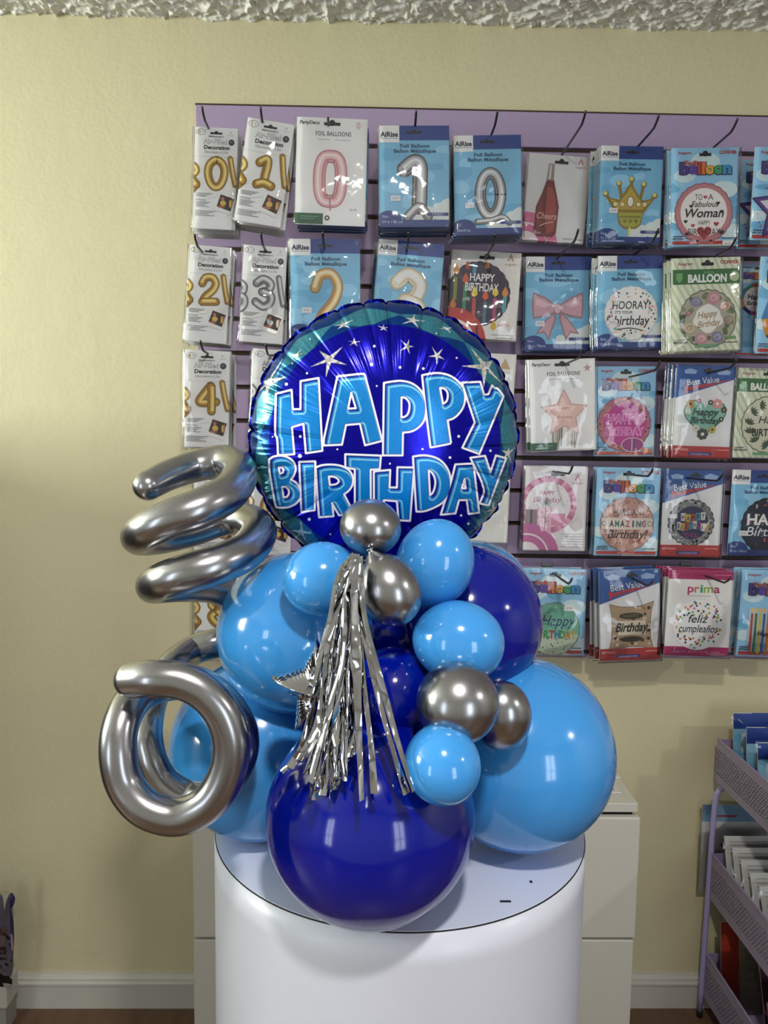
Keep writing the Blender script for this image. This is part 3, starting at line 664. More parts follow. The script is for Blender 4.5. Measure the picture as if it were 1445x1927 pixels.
def d_prima(c, H):
    c.rect(0, 0, 100, H, 'd8d7d6'); c.rect(0, 0, 100, 13, '9c0f56'); c.rect(0, H-14, 100, H, '9c0f56'); c.grey(5, 4, 12, 3, 'c86a94', 2.6, 1); c.grey(97, 5, 28, 1, 'c86a94', 2, 1.2, 'r'); c.text('BALLOON / BALON / GLOBO / BALAO', 50, H-5, 4.2, 'cf86a8', w=72)
    X = 30
    for ch, cc, wd_ in (('p', 'a0185c', 10), ('r', 'c05a2c', 8), ('i', '2f8a50', 5), ('m', '7a9a2e', 15), ('a', 'a0185c', 10)): c.text(ch, X+wd_/2, 33, 18, cc, .02, w=wd_-.5); X += wd_+.6
    c.grey(33, 38, 34, 1, 'a8a8a8', 2, 1); c.disc(50, 83, 40, 'cfcfcf'); c.disc(50, 83, 39, 'e2e1df', n=40); dots(c, 50, 83, 14, 37, 120, ('b0304c', '2a3a80', 'c98a2e', '3a8a9a', '1c1c2c', 'c05a7c', '5aa04a'), 1.9, 3)
    c.disc(50, 86, 32, 'e2e1df', 16); c.text('feliz', 48, 80, 18, '14141c', .01, .25, w=30); c.text('cumpleaños', 50, 95, 17, '14141c', .01, .2, w=60); c.disc(16, 121, 3.4, '9c0f56'); c.text('5', 16, 123, 5, 'e0d0d8'); c.grey(10, 126, 16, 1, '8a8a8a', 2, 1); c.grey(96, 128, 30, 2, '9a9a9a', 2.6, 1, 'r')

PK = {}
def build_pack(key, quad_px, Y, design, label, name='balloon_packet', cat='packet', group=None, sleeve=.004, glare=1.0):
    tl, tr, br, bl = [at(x, y, Y) for x, y in quad_px]
    ex = (tr-tl+br-bl)/2; w = ex.length; h = ((bl-tl).length+(br-tr).length)/2
    ang = math.atan2(ex.z, ex.x); H = 100*h/w
    c = Card(H); design(c, H)
    ctr = (tl+tr)/2; ez = ((bl-tl)+(br-tr))/2/h
    o = thing(name, ctr, label, cat, group, rot=(0, -ang, 0))
    vs = [((u/100-.5)*w, -l*3e-5, -v/100*w) for u, v, l in c.v]
    fs = list(c.f); inks = list(c.c)
    b0 = len(vs); body = MB().box(-w/2, w/2, 0, .0012, -h, 0)
    vs += body.v; fs += [tuple(b0+i for i in f) for f in body.f]; inks += [col('cfcfcf')]*6
    mesh('printed_card', vs, fs, M_ink, o, inks=inks)
    # plastic sleeve: wavy front sheet, side walls
    NX, NY = 14, 20; m_ = sleeve; R = random.Random(hash(key) % 1000 if False else sum(map(ord, key)))
    ph = [R.uniform(0, 6) for _ in range(6)]
    vs = []; 
    for j in range(NY+1):
        for i in range(NX+1):
            u, v = i/NX, j/NY
            x = -w/2-m_+(w+2*m_)*u; z = m_*.2-(h+m_*1.4)*v
            ed = min(u, 1-u, v, 1-v)*6; ed = min(1, ed)
            y = -.0028-.0026*ed-.0016*glare*ed*(math.sin(u*7+ph[0]+2*math.sin(v*5+ph[1]))+.7*math.sin(v*9+u*4+ph[2]))
            vs.append((x, y, z))
    fs = [(j*(NX+1)+i, (j+1)*(NX+1)+i, (j+1)*(NX+1)+i+1, j*(NX+1)+i+1) for j in range(NY) for i in range(NX)]
    rim = [j*(NX+1) for j in range(NY+1)]+[NY*(NX+1)+i for i in range(1, NX+1)]+[j*(NX+1)+NX for j in range(NY-1, -1, -1)]
    b0 = len(vs); vs += [(vs[k][0], .0018, vs[k][2]) for k in rim]
    fs += [(rim[k], b0+k, b0+k+1, rim[k+1]) for k in range(len(rim)-1)]
    mesh('plastic_sleeve', vs, fs, M_film, o, smooth=True)
    PK[key] = o
    return o
def stack(src, n, label, dy=.011, dx=0, dz=0, jx=.0035, jz=.003, ja=.02, group=None):
    s = PK[src]; R = random.Random(n+sum(map(ord, src)))
    for i in range(n):
        o = s.copy(); C.objects.link(o)
        o.location = s.location+Vector((dx*(i+1)+R.uniform(-jx, jx), dy*(i+1), dz*(i+1)+R.uniform(-jz, jz)))
        o.rotation_euler = (0, s.rotation_euler[1]+R.uniform(-ja, ja), 0)
        o['label'] = label; o['group'] = group or label
        for ch in s.children:
            k = ch.copy(); C.objects.link(k); k.parent = o
B = 'hanging behind the front one on the same hook'
build_pack('a0', [(368.7, 238.6), (446, 242), (433.5, 433), (350.5, 428)], 1.59, d_air('0', GOLD), 'white packet with a gold number zero balloon picture, front one at the top left')
stack('a0', 6, 'gold zero packet behind the front gold zero packet', dx=-.0005)
build_pack('a1', [(468, 220), (553, 236), (534.5, 429), (445, 415.7)], 1.56, d_air('1', GOLD), 'tilted white packet with a gold number one balloon picture')
stack('a1', 7, 'gold one packet behind the tilted front gold one packet', ja=.05)
build_pack('p0', [(558, 218.7), (693, 226), (681.6, 425.7), (551.5, 422)], 1.555, d_party('zero'), 'white packet with a large pale pink number zero balloon')
build_pack('ar1', [(716, 237.6), (841.8, 235.5), (842, 428), (705, 426.6)], 1.56, d_rise(p_one), 'blue packet with a silver number one balloon picture')
stack('ar1', 7, 'blue silver-one packet behind the front silver number one packet')
for i in range(6):
    s = PK['ar1']; o = s.copy(); C.objects.link(o); o.location = PK['p0'].location+Vector((random.uniform(-.003, .003), .012*(i+1), -.008+random.uniform(-.003, .003))); o.rotation_euler = (0, .01*(i % 3), 0)
    o['label'] = 'dark blue edged packet behind the pink number zero packet'; o['group'] = 'packets behind the pink zero packet'
    for ch in s.children: k = ch.copy(); C.objects.link(k); k.parent = o
build_pack('ar0', [(855, 256), (978, 253), (979, 441.5), (849, 443)], 1.58, d_rise(p_zero, '22"', 'Stand-up'), 'blue packet with a silver stand-up number zero balloon on a curled foot', glare=1.6)
stack('ar0', 6, 'blue stand-up zero packet behind the front stand-up zero packet')
build_pack('bot', [(996.5, 286), (1112.6, 298.6), (1099, 459), (983, 452)], 1.70, d_bottle, 'white packet with a rose wine bottle balloon picture')
stack('bot', 2, 'white wine bottle packet behind the front wine bottle packet', dx=-.001)
build_pack('crn', [(1131, 273), (1248.7, 277), (1239, 458), (1123, 458)], 1.64, d_rise(p_crown, 'Size:', '75 x 67 cm'), 'blue packet with a gold crown balloon picture')
stack('crn', 5, 'blue crown packet behind the front gold crown packet', dx=-.002)
build_pack('wom', [(1265.6, 278), (1388.6, 278), (1382, 461.5), (1254, 465)], 1.62, d_bal(q_woman), 'sky blue packet whose round balloon reads To A Fabulous Woman Happy Birthday')
stack('wom', 3, 'sky blue packet behind the fabulous woman packet', dx=-.0015)
build_pack('stb', [(1394, 301), (1500, 303), (1494, 470), (1388, 468)], 1.69, d_bal(q_star), 'sky blue packet with a purple star balloon, further back at the right edge')
build_pack('sta', [(1421, 277), (1545, 279), (1538, 455), (1414.6, 451)], 1.60, d_bal(q_star), 'sky blue packet with a purple star balloon, nearer and cut by the right edge')
build_pack('b2', [(357, 459.5), (437, 467), (417, 647), (341, 641)], 1.60, d_air('2', GOLD), 'white packet with a gold number two balloon picture')
stack('b2', 6, 'gold two packet behind the front gold two packet')
build_pack('b3', [(459, 459.5), (541, 467), (533, 648), (451, 643)], 1.60, d_air('3', SILV), 'white packet with a silver number three balloon picture', glare=1.8)
stack('b3', 5, 'silver three packet behind the front silver three packet')
build_pack('bg2', [(549.5, 449), (673.7, 450.5), (679, 640), (541, 640)], 1.59, d_rise(p_num('2', ROSE, 28, 44, 50, 88, 15)), 'blue packet with a slim golden number two balloon, half hidden by the big foil balloon', glare=1.5)
stack('bg2', 5, 'blue golden-two packet behind the front golden two packet', dx=-.0015)
build_pack('bw', [(714, 448), (836, 461), (829, 655), (704, 648)], 1.61, d_rise(p_num('3', PEARL, 24, 44, 54, 90, 22)), 'blue packet with a pearly white number balloon, glare across it', glare=2.6)
stack('bw', 4, 'blue pearly number packet behind the front pearly number packet', dx=-.001)
build_pack('cdl', [(852, 470), (980, 476), (970, 642), (837, 633)], 1.66, d_candle, 'white packet with a dark round balloon of colourful birthday candles', glare=1.6)
stack('cdl', 3, 'birthday candles packet behind the front candles packet')
build_pack('bow', [(991, 483), (1111, 483), (1103.7, 660), (978.7, 660)], 1.70, d_rise(p_bow, 'Size :', '38 in / 96cm'), 'blue packet with a pink bow shaped balloon')
stack('bow', 2, 'blue bow packet behind the front pink bow packet')
build_pack('hoo', [(1125.5, 483), (1248, 479), (1240, 656), (1119, 656)], 1.65, d_rise(p_hooray, 'Size :', '18 in / 45cm'), "blue packet with a white confetti balloon reading Hooray it's your birthday", glare=1.6)
stack('hoo', 4, 'blue confetti balloon packet behind the hooray packet', dx=-.001)
build_pack('flo', [(1263, 488), (1394, 481.6), (1385.6, 659.6), (1257, 661)], 1.61, d_green(q_floral), 'green and white striped packet with a flower wreath birthday balloon')
stack('flo', 4, 'striped flower wreath packet behind the front one', dx=-.002)
build_pack('hxb', [(1393, 498), (1460, 500), (1455, 672), (1387, 668)], 1.70, d_bal(q_hex), 'sky blue packet with a colourful ring balloon, beside the flower wreath packet')
build_pack('hxa', [(1432, 483), (1555, 485), (1548, 668), (1425, 664.6)], 1.60, d_bal(q_hex), 'sky blue packet with a colourful ring balloon, below the star packets')
build_pack('c4', [(348, 660), (432, 662), (431, 844.5), (347.5, 841)], 1.60, d_air('4', GOLD), 'white packet with a gold number four balloon picture')
stack('c4', 7, 'gold four packet behind the front gold four packet')
build_pack('c6', [(478, 655), (560, 662), (556, 842), (474, 838)], 1.60, d_air('6', SILV), 'white packet with a silver number six balloon, mostly hidden by the big foil balloon')
stack('c6', 3, 'number packet behind the silver number six packet', dx=-.003)
build_pack('fst', [(997, 678.5), (1117.7, 674), (1117.7, 846), (992, 851)], 1.67, d_party('star'), 'white packet with a pink star balloon trailing a metallic fringe')
stack('fst', 3, 'white packet behind the fringed pink star packet')
build_pack('phb', [(1121, 689.5), (1235, 689.5), (1232.5, 858.6), (1117.7, 858.6)], 1.71, d_bal(q_pink), 'sky blue packet with a round hot pink Happy Birthday balloon')
build_pack('hrt', [(1277, 685), (1383.5, 690), (1376, 863), (1263.7, 860.7)], 1.66, d_best(q_heart), 'blue and red packet with a flowered heart shaped balloon')
stack('hrt', 4, 'packet behind the flowered heart packet', dx=-.002)
build_pack('lef', [(1386, 692), (1505, 695), (1500, 864), (1384.5, 860.7)], 1.66, d_green(q_leaf), 'green striped packet with a leafy birthday balloon, cut by the right edge')
build_pack('pl1', [(845, 660), (972, 668), (965, 850), (840, 845)], 1.68, d_plain, 'plain white packet showing beside the top right of the big foil balloon')
build_pack('pl2', [(840, 866), (962, 870), (955, 1022), (835, 1018)], 1.70, d_plain, 'plain white packet showing beside the lower right of the big foil balloon')
build_pack('fan', [(991, 879.5), (1105, 880), (1100, 1038), (981, 1034.5)], 1.69, d_fan, 'white packet with a pink paper fan birthday balloon and gift boxes')
stack('fan', 4, 'white packet behind the pink paper fan packet', dx=.001)
build_pack('ama', [(1122.7, 880), (1245, 881), (1235, 1047), (1117.7, 1045)], 1.69, d_bal(q_amaz), 'sky blue packet with a copper balloon reading Have an Amazing Birthday', glare=1.6)
stack('ama', 2, 'sky blue packet behind the amazing birthday packet')
build_pack('toy', [(1250, 885), (1361, 885), (1357.6, 1049.6), (1246, 1046)], 1.70, d_best(q_toyou), 'blue and red packet with a grey edged balloon reading Happy Birthday To You')
stack('toy', 2, 'packet behind the happy birthday to you packet', dx=.003)
build_pack('drk', [(1379, 884), (1497, 886), (1490, 1048), (1372, 1044.6)], 1.70, d_rise(p_dark, 'Size', '18 in / 45cm'), 'blue packet with a dark confetti birthday balloon, cut by the right edge')
build_pack('e7', [(366, 862), (450, 862), (447, 1042), (363, 1038)], 1.62, d_air('7', GOLD), 'white gold-number packet seen through the coils of the upper silver spiral')
build_pack('e9', [(470, 864), (552, 868), (548, 1047), (467, 1044)], 1.62, d_air('6', GOLD), 'white gold-number packet seen between the spiral and the big foil balloon')
build_pack('e8', [(366, 1062), (450, 1062), (447, 1240), (362, 1238)], 1.62, d_air('8', GOLD), 'white packet with a gold number eight, below the upper silver spiral')
build_pack('ghb', [(986, 1069.5), (1105, 1072), (1099, 1233), (980, 1231)], 1.69, d_bal(q_green), 'sky blue packet with a round green Happy Birthday balloon')
stack('ghb', 2, 'sky blue packet behind the green happy birthday packet', dx=-.004)
build_pack('pil', [(1127, 1075), (1242.5, 1071), (1238, 1239.7), (1126, 1244)], 1.65, d_best(q_pillow), 'blue and red packet with a tan pillow shaped birthday balloon')
stack('pil', 4, 'packet behind the tan pillow balloon packet', dx=-.001)
build_pack('pri', [(1258.7, 1073.5), (1382, 1076), (1371, 1236), (1251, 1232)], 1.64, d_prima, 'magenta bordered packet with a dotted balloon in Spanish')
stack('pri', 5, 'magenta packet behind the front dotted Spanish packet', dx=-.001)
build_pack('cnd', [(1398, 1072), (1520, 1076), (1505, 1238), (1381, 1234)], 1.68, d_bal(q_cand), 'sky blue packet with striped candle print, lowest at the right edge')
stack('cnd', 2, 'sky blue packet behind the striped candle packet', dx=-.004)

# ------------------------------------------------------------------ cabinet
YC = 1.575
zt = at(1190, 1512, YC-.012).z; zt2 = at(1190, 1529, YC-.012).z; zd1 = at(1190, 1539, YC-.02).z
xr = at(1201, 1515, YC-.012).x; xc0 = at(362, 1600, YC-.02).x; xc1 = at(1205.5, 1545, YC-.02).x
zs = at(1190, 1768, YC-.02).z
cb = thing('drawer_cabinet', ((xc0+xc1)/2, YC, 0), 'wide low white cabinet with slim gaps between its fronts, behind the round pedestal', 'cabinet')
def cbb(mb, x0, x1, y0, y1, z0, z1): X = (xc0+xc1)/2; return mb.box(x0-X, x1-X, y0-YC, y1-YC, z0, z1)
cbb(MB(), xc0+.006, xc1-.006, YC+.001, YW-.003, 0, zt2-.001).make('body', M_cab, cb)
cbb(MB(), xc0+.01, xc1-.012, YC-.0015, YC+.001, .02, zt2-.001).make('recess', M_dark, cb)
cbb(MB(), xc0+.003, xr, YC-.012, YW-.002, zt2, zt).make('top_board', M_cab, cb, bevel=.002)
cbb(MB(), xc0, xc1, YC-.02, YC-.002, zs+.0025, zd1).make('drawer_front', M_cab, cb, bevel=.003)
cbb(MB(), xc0, xc1-.003, YC-.02, YC-.002, .03, zs-.0025).make('drawer_front', M_cab, cb, bevel=.002)
# packets lying on the cabinet
for i, (x, y, w_, d_, lb) in enumerate(((1150, 1487, .05, .035, 'small white packet with a pink print lying on the cabinet top, nearer the front'), (1152, 1462, .045, .02, 'small white packet lying flat on the cabinet top, nearer the wall'))):
    P = atz(x, y, zt)
    t = thing('small_packet', (P.x, P.y, zt), lb, 'packet')
    MB().box(-w_, w_*.35, -d_/2, d_/2, 0, .004).make('pouch', mat('pouch_white', 'd4d2d2', .3), t, bevel=.0015)
    MB().box(-.012, .004, -d_*.25, d_*.15, .004, .0045).make('print', mat('pouch_pink', 'b03a6a', .4), t)

# ------------------------------------------------------------------ pedestal
TZ = .878
A3 = [atz(404.5, 1562, TZ), atz(1101.5, 1580, TZ), atz(755, 1755, TZ)]
(ax, ay), (bx, by), (cx_, cy_) = [(p.x, p.y) for p in A3]
D_ = 2*(ax*(by-cy_)+bx*(cy_-ay)+cx_*(ay-by))
ux = ((ax*ax+ay*ay)*(by-cy_)+(bx*bx+by*by)*(cy_-ay)+(cx_*cx_+cy_*cy_)*(ay-by))/D_
uy = ((ax*ax+ay*ay)*(cx_-bx)+(bx*bx+by*by)*(ax-cx_)+(cx_*cx_+cy_*cy_)*(bx-ax))/D_
PR = math.hypot(ax-ux, ay-uy)
print('PEDESTAL', ux, uy, PR)
pd = thing('round_pedestal', (ux, uy, 0), 'glossy white cylinder pedestal carrying the balloon arrangement', 'pedestal')
def cyl(name, r, z0, z1, m, parent, n=128, wob=0):
    vs = []; fs = []; K = 24 if wob else 1
    for j in range(K+1):
        for k in range(n):
            a = 2*PI*k/n; q = r
            if wob:
                e = math.exp(-((abs(math.sin(a/1)) -.0)*3)**2)   # faint vertical creases on the two flanks
                q += wob*e*math.sin(k*2.3+j*.35)
            vs.append((q*math.cos(a), q*math.sin(a), z0+(z1-z0)*j/K))
    for j in range(K):
        for k in range(n): fs.append((j*n+k, j*n+(k+1) % n, (j+1)*n+(k+1) % n, (j+1)*n+k))
    fs.append(tuple(range(n))[::-1]); fs.append(tuple(K*n+k for k in range(n)))
    o = mesh(name, vs, fs, m, parent)
    for p in o.data.polygons: p.use_smooth = len(p.vertices) == 4
    return o
cyl('body', PR, 0, TZ-.0012, M_ped, pd, wob=.0006)
cyl('seam', PR-.0003, TZ-.0012, TZ+.0002, M_seam, pd)
cyl('top_disc', PR-.0012, TZ-.001, TZ+.0008, M_pedtop, pd)
s_ = MB()
for x, y, dx, dy in ((951, 1698, .006, .0015), (999, 1661, .0015, .002)):
    P = atz(x, y, TZ); s_.box(P.x-dx-ux, P.x+dx-ux, P.y-dy-uy, P.y+dy-uy, TZ+.0008, TZ+.0014)
s_.make('scuff_mark', M_seam, pd)

# ------------------------------------------------------------------ latex balloons
def balloon(px, py, R, L_, Y, m, label, ax=(0, 1, 0), name='latex_balloon', neck=True, group=None):
    """R, L_: half sizes in photo pixels across and along the axis, which points to the neck"""
    c = at(px, py, Y); dep = (c-O).dot(fw)
    R, L_ = R*dep/F, L_*dep/F
    prof = []
    for i in range(33):
        p_ = PI*i/38; prof.append((-math.cos(p_)*L_, math.sin(p_)*R*(1-.07*max(0, -math.cos(p_))**2)))
    last = prof[-1]
    if neck:
        nr = R*.1
        prof += [(last[0]+L_*.05, last[1]*.72), (L_*1.03, nr*2.2), (L_*1.1, nr*1.2), (L_*1.15, nr*.8), (L_*1.18, nr*1.4), (L_*1.2, nr*1.3), (L_*1.21, .0004)]
    else: prof = [(-math.cos(PI*i/36)*L_, math.sin(PI*i/36)*R*(1-.06*max(0, -math.cos(PI*i/36))**2)) for i in range(37)]
    a = Vector(ax).normalized(); b1 = a.orthogonal().normalized(); b2 = a.cross(b1); n = 72
    vs = []; fs = []
    for t, r in prof:
        for k in range(n):
            w_ = 2*PI*k/n; vs.append(tuple(a*t+(b1*math.cos(w_)+b2*math.sin(w_))*max(r, .0002)))
    for i in range(len(prof)-1):
        for k in range(n):
            q = (i*n+k, i*n+(k+1) % n, (i+1)*n+(k+1) % n, (i+1)*n+k); fs.append(q)
    o = mesh(name, vs, fs, m, None, True, loc=c)
    props(o, label, 'balloon', group)
    BAL.append((label, c.copy(), (R*R*L_)**(1/3)))
    return o
BAL = []
G1, G2, G3 = 'light blue latex balloons', 'navy latex balloons', 'chrome silver round balloons'
balloon(697, 1532, 196, 196, .775, M_navy, 'biggest navy blue balloon resting on the front of the pedestal', (.05, .45, .9), group=G2)
balloon(975, 1413, 177, 179, .91, M_sky, 'biggest light blue balloon, at the right on the pedestal', (-.6, .1, .5), group=G1)
balloon(492, 1402, 168, 170, .95, M_sky, 'large light blue balloon low at the left, seen through the silver ring', (.6, .1, .5), group=G1)
balloon(700, 1350, 125, 125, .985, M_navy, 'navy balloon at the back of the pedestal, mostly hidden by the others', (0, -.3, .8), group=G2)
balloon(562, 1190, 151, 152, .90, M_sky, 'large light blue balloon beside the silver spirals, under the foil balloon', (.8, .2, -.2), group=G1)
balloon(876, 1168, 143, 143, .93, M_navy, 'large navy balloon at the right, under the foil balloon', (-.8, 0, .1), group=G2)
balloon(890, 1125, 109, 109, 1.13, M_sky, 'light blue balloon peeping out behind the upper right navy balloon', (-.5, -.6, 0), group=G1)
balloon(720, 1185, 100, 100, .93, M_navy, 'navy balloon deep in the middle behind the silver tassel', (0, .8, -.2), group=G2)
balloon(817, 1062, 74, 88, .825, M_sky, 'small light blue balloon just below the foil balloon letters, upright oval', (-.25, .2, -.9), neck=False, group=G1)
balloon(862, 1207, 77, 87, .78, M_sky, 'small light blue balloon above the front chrome ball, wide oval', (-.95, .2, .1), neck=False, group=G1)
balloon(607, 1089, 70, 76, .80, M_sky, 'small light blue balloon left of the silver tassel top', (.75, .2, .1), group=G1)
balloon(832, 1438, 72, 76, .69, M_sky, 'small light blue balloon below the front chrome ball, lowest of the small ones', (-.2, .6, .6), group=G1)
balloon(742, 1300, 82, 88, .80, M_navy, 'small navy balloon between the tassel and the front chrome ball', (.3, .7, .3), group=G2)
balloon(697, 993, 58, 54, .80, M_chrome, 'topmost round chrome balloon, in front of the foil balloon letters', (-.12, .1, -.95), group=G3)
balloon(732, 1110, 60, 71, .765, M_chrome, 'round chrome balloon beside the tassel knot, second from the top', (-.42, .15, .85), group=G3)
balloon(861, 1322, 78, 79, .725, M_chrome, 'largest chrome balloon, at the front right of the cluster', (.5, .75, .2), group=G3)
balloon(944, 1347, 56, 70, .79, M_chrome, 'chrome balloon partly tucked behind the largest chrome one', (.05, .35, -1), neck=False, group=G3)
for i in range(len(BAL)):
    for j in range(i):
        d = (BAL[i][1]-BAL[j][1]).length-BAL[i][2]-BAL[j][2]
        if d < -.02: print('OVERLAP %.3f' % d, BAL[i][0][:40], '|', BAL[j][0][:40])

# ------------------------------------------------------------------ spiral balloons
def spiral(pts, label, name='spiral_balloon'):
    P = []; 
    for x, y, Y, r in pts:
        c = at(x, y, Y); dep = (c-O).dot(fw); P.append((c.x, c.y, c.z, r*dep/F))
    Q = cr(P, 12)
    # rounded nose
    q0 = Q[0]; d = (q0[:3]-Q[1][:3]); d = d/np.linalg.norm(d); r0 = q0[3]
    nose = [np.array([*(q0[:3]+d*r0*math.sin(t)), max(r0*math.cos(t), 1e-4)]) for t in [PI/2*k/8 for k in range(8, 0, -1)]]
    Q = nose+Q
    mb = MB(); mb.tube([q[:3] for q in Q], [float(q[3]) for q in Q], 40)
    o = mb.make(name, M_chrome, None, True)
    return props(o, label, 'balloon', 'silver spiral balloons')
spiral([(278, 914, 0.885, 28), (320, 893, 0.915, 29), (370, 877, 0.945, 30), (425, 868, 0.945, 31), (452, 888, 0.905, 33), (432, 925, 0.855, 36), (385, 953, 0.825, 38), (325, 975, 0.815, 37), (277, 997, 0.825, 36),
        (262, 1012, 0.860, 33), (300, 1013, 0.905, 30), (360, 1000, 0.940, 29), (420, 980, 0.955, 29), (465, 978, 0.940, 31), (487, 1000, 0.900, 34), (465, 1035, 0.855, 36), (415, 1060, 0.825, 38), (355, 1078, 0.815, 38), (308, 1093, 0.825, 36),
        (290, 1104, 0.860, 32), (340, 1106, 0.905, 27), (395, 1108, 0.965, 27), (440, 1122, 1.0, 27), (500, 1140, 1.05, 26)],
       'upper chrome spiral balloon with three coils, left of the foil balloon')
spiral([(249, 1279, 0.710, 34), (290, 1277, 0.700, 35), (340, 1281, 0.700, 35), (385, 1303, 0.700, 35), (420, 1345, 0.700, 35), (435, 1400, 0.700, 35), (425, 1460, 0.700, 35), (390, 1512, 0.700, 35), (335, 1537, 0.700, 35), (275, 1522, 0.700, 35), (235, 1475, 0.705, 35), (222, 1410, 0.710, 35), (232, 1350, 0.725, 34), (262, 1306, 0.755, 34), (310, 1287, 0.780, 33),
        (370, 1287, 0.790, 33), (425, 1325, 0.790, 32), (455, 1385, 0.790, 32), (445, 1445, 0.795, 31), (410, 1492, 0.800, 30), (360, 1500, 0.815, 29), (310, 1470, 0.820, 28), (284, 1420, 0.825, 28), (278, 1365, 0.845, 28), (292, 1305, 0.915, 28), (322, 1255, 0.935, 28), (360, 1226, 0.990, 28), (410, 1210, 1.000, 28), (470, 1205, 1.030, 26)],
       'lower chrome spiral balloon coiled into a double ring, left of the pedestal')

# ------------------------------------------------------------------ foil balloon with printed letters
def poly(ox, oy, s, pts): return np.array([(ox+x/s, oy+y/s) for x, y in pts])
def rc(pts, closed=True): return pts
A_ = lambda p: poly(500, 680, 6.02, p)
B_ = lambda p: poly(720, 680, 6.02, p)
C_ = lambda p: poly(500, 840, 6.02, p)
D4 = lambda p: poly(720, 840, 5.558, p)
LET = [
 (A_([(115, 368), (292, 323), (305, 545), (395, 542), (395, 225), (598, 190), (640, 1012), (455, 1040), (428, 705), (295, 745), (322, 1052), (140, 1062), (128, 865), (108, 835)]), []),
 (A_([(812, 172), (1100, 142), (1122, 158), (1318, 900), (1125, 950), (1068, 706), (908, 720), (862, 943), (655, 952), (662, 870)]), [A_([(968, 352), (1022, 532), (930, 538)])]),
 (B_([(15, 245), (120, 228), (210, 222), (330, 250), (425, 325), (478, 430), (490, 560), (462, 680), (390, 760), (310, 797), (228, 805), (224, 1064), (4, 1064)]), [B_([(212, 405), (258, 415), (300, 465), (303, 540), (280, 605), (240, 632), (210, 635)])]),
 (B_([(447, 158), (560, 137), (650, 135), (760, 163), (850, 225), (915, 310), (932, 420), (910, 520), (855, 600), (800, 645), (735, 668), (772, 918), (760, 932), (543, 974), (490, 560)]), [B_([(648, 298), (698, 308), (733, 350), (738, 405), (722, 455), (682, 483)])]),
 (B_([(898, 242), (1105, 233), (1147, 380), (1198, 372), (1240, 275), (1265, 300), (1300, 310), (1368, 395), (1094, 1048), (903, 978), (1045, 692)]), []),
 (C_([(38, 150), (85, 118), (170, 106), (250, 126), (312, 175), (338, 250), (318, 325), (282, 380), (338, 408), (385, 480), (396, 560), (355, 635), (290, 675), (220, 694), (122, 690), (105, 640), (62, 400), (42, 270)]), [C_([(145, 238), (182, 236), (205, 262), (195, 298), (158, 312)]), C_([(183, 460), (225, 457), (258, 490), (263, 535), (240, 573), (200, 580)])]),
 (C_([(380, 177), (560, 170), (553, 722), (405, 744)]), []),
 (C_([(566, 240), (640, 214), (760, 208), (870, 228), (950, 280), (986, 360), (978, 440), (940, 500), (885, 542), (1002, 765), (830, 780), (750, 640), (766, 790), (605, 802), (582, 500)]), [C_([(712, 340), (780, 345), (822, 372), (830, 402), (795, 430), (725, 438)])]),
 (C_([(901, 90), (1303, 106), (1290, 258), (1186, 262), (1190, 800), (1010, 800), (1010, 258), (903, 238)]), []),
 (np.array([(703.5, 887.3), (734, 884.5), (732.6, 917.4), (747, 917.7), (747.9, 879.5), (779, 880), (771.3, 980), (750, 979), (747, 943), (722, 941), (722, 985), (704, 985)]), []),
 (D4([(318, 108), (400, 96), (480, 100), (580, 132), (655, 200), (702, 300), (712, 420), (690, 510), (620, 592), (510, 652), (420, 680), (353, 680), (335, 400)]), [D4([(480, 250), (520, 278), (550, 350), (545, 430), (522, 488), (494, 512)])]),
 (D4([(760, 190), (948, 180), (1008, 692), (900, 706), (880, 560), (797, 562), (760, 700), (608, 714), (718, 360)]), [D4([(857, 338), (868, 440), (825, 440)])]),
 (D4([(918, 120), (1070, 100), (1128, 272), (1185, 96), (1290, 125), (1108, 616), (1015, 596), (1060, 450)]), []),
]
E5 = lambda p: poly(470, 565, 5.558, p); F5 = lambda p: poly(720, 565, 5.352, p); G5 = lambda p: poly(450, 560, 2.627, p)
STARS = [(E5, [(970, 485), (1015, 675), (795, 805), (625, 700), (730, 530)], (830, 620), .30), (F5, [(890, 480), (1105, 610), (1215, 850), (1018, 885), (795, 662)], (1030, 665), .33),
 (F5, [(265, 395), (318, 467), (273, 545), (183, 505), (183, 400)], (248, 465), .3), (F5, [(605, 487), (630, 600), (545, 645), (460, 567), (497, 470)], (547, 558), .3),
 (E5, [(1090, 395), (1160, 430), (1128, 480), (1045, 470), (1030, 425)], (1092, 440), .3), (E5, [(1400, 255), (1440, 285), (1435, 320), (1362, 315), (1340, 268)], (1398, 291), .35),
 (E5, [(535, 515), (553, 555), (490, 615), (435, 610), (453, 565)], (495, 568), .3), (E5, [(960, 205), (1080, 205), (1045, 285), (920, 300), (890, 265)], (975, 255), .35),
 (F5, [(320, 145), (425, 210), (362, 282), (200, 235), (240, 180)], (305, 200), .33), (E5, [(345, 615), (375, 803), (150, 1085), (90, 960), (150, 850)], (190, 850), .35),
 (D4, [(1325, 20), (1375, 20), (1350, 175), (1240, 160), (1245, 40)], (1310, 70), .35), (D4, [(1165, 570), (1230, 610), (1175, 700), (1100, 765), (1075, 685)], (1155, 665), .33),
 (D4, [(1362, 350), (1410, 365), (1352, 450), (1325, 440), (1325, 395)], (1358, 405), .33), (G5, [(305, 1100), (365, 1165), (330, 1205), (270, 1195), (250, 1150)], (308, 1160), .33),
 (F5, [(600, 265), (690, 275), (680, 330), (640, 300), (560, 280)], (650, 290), .4)]
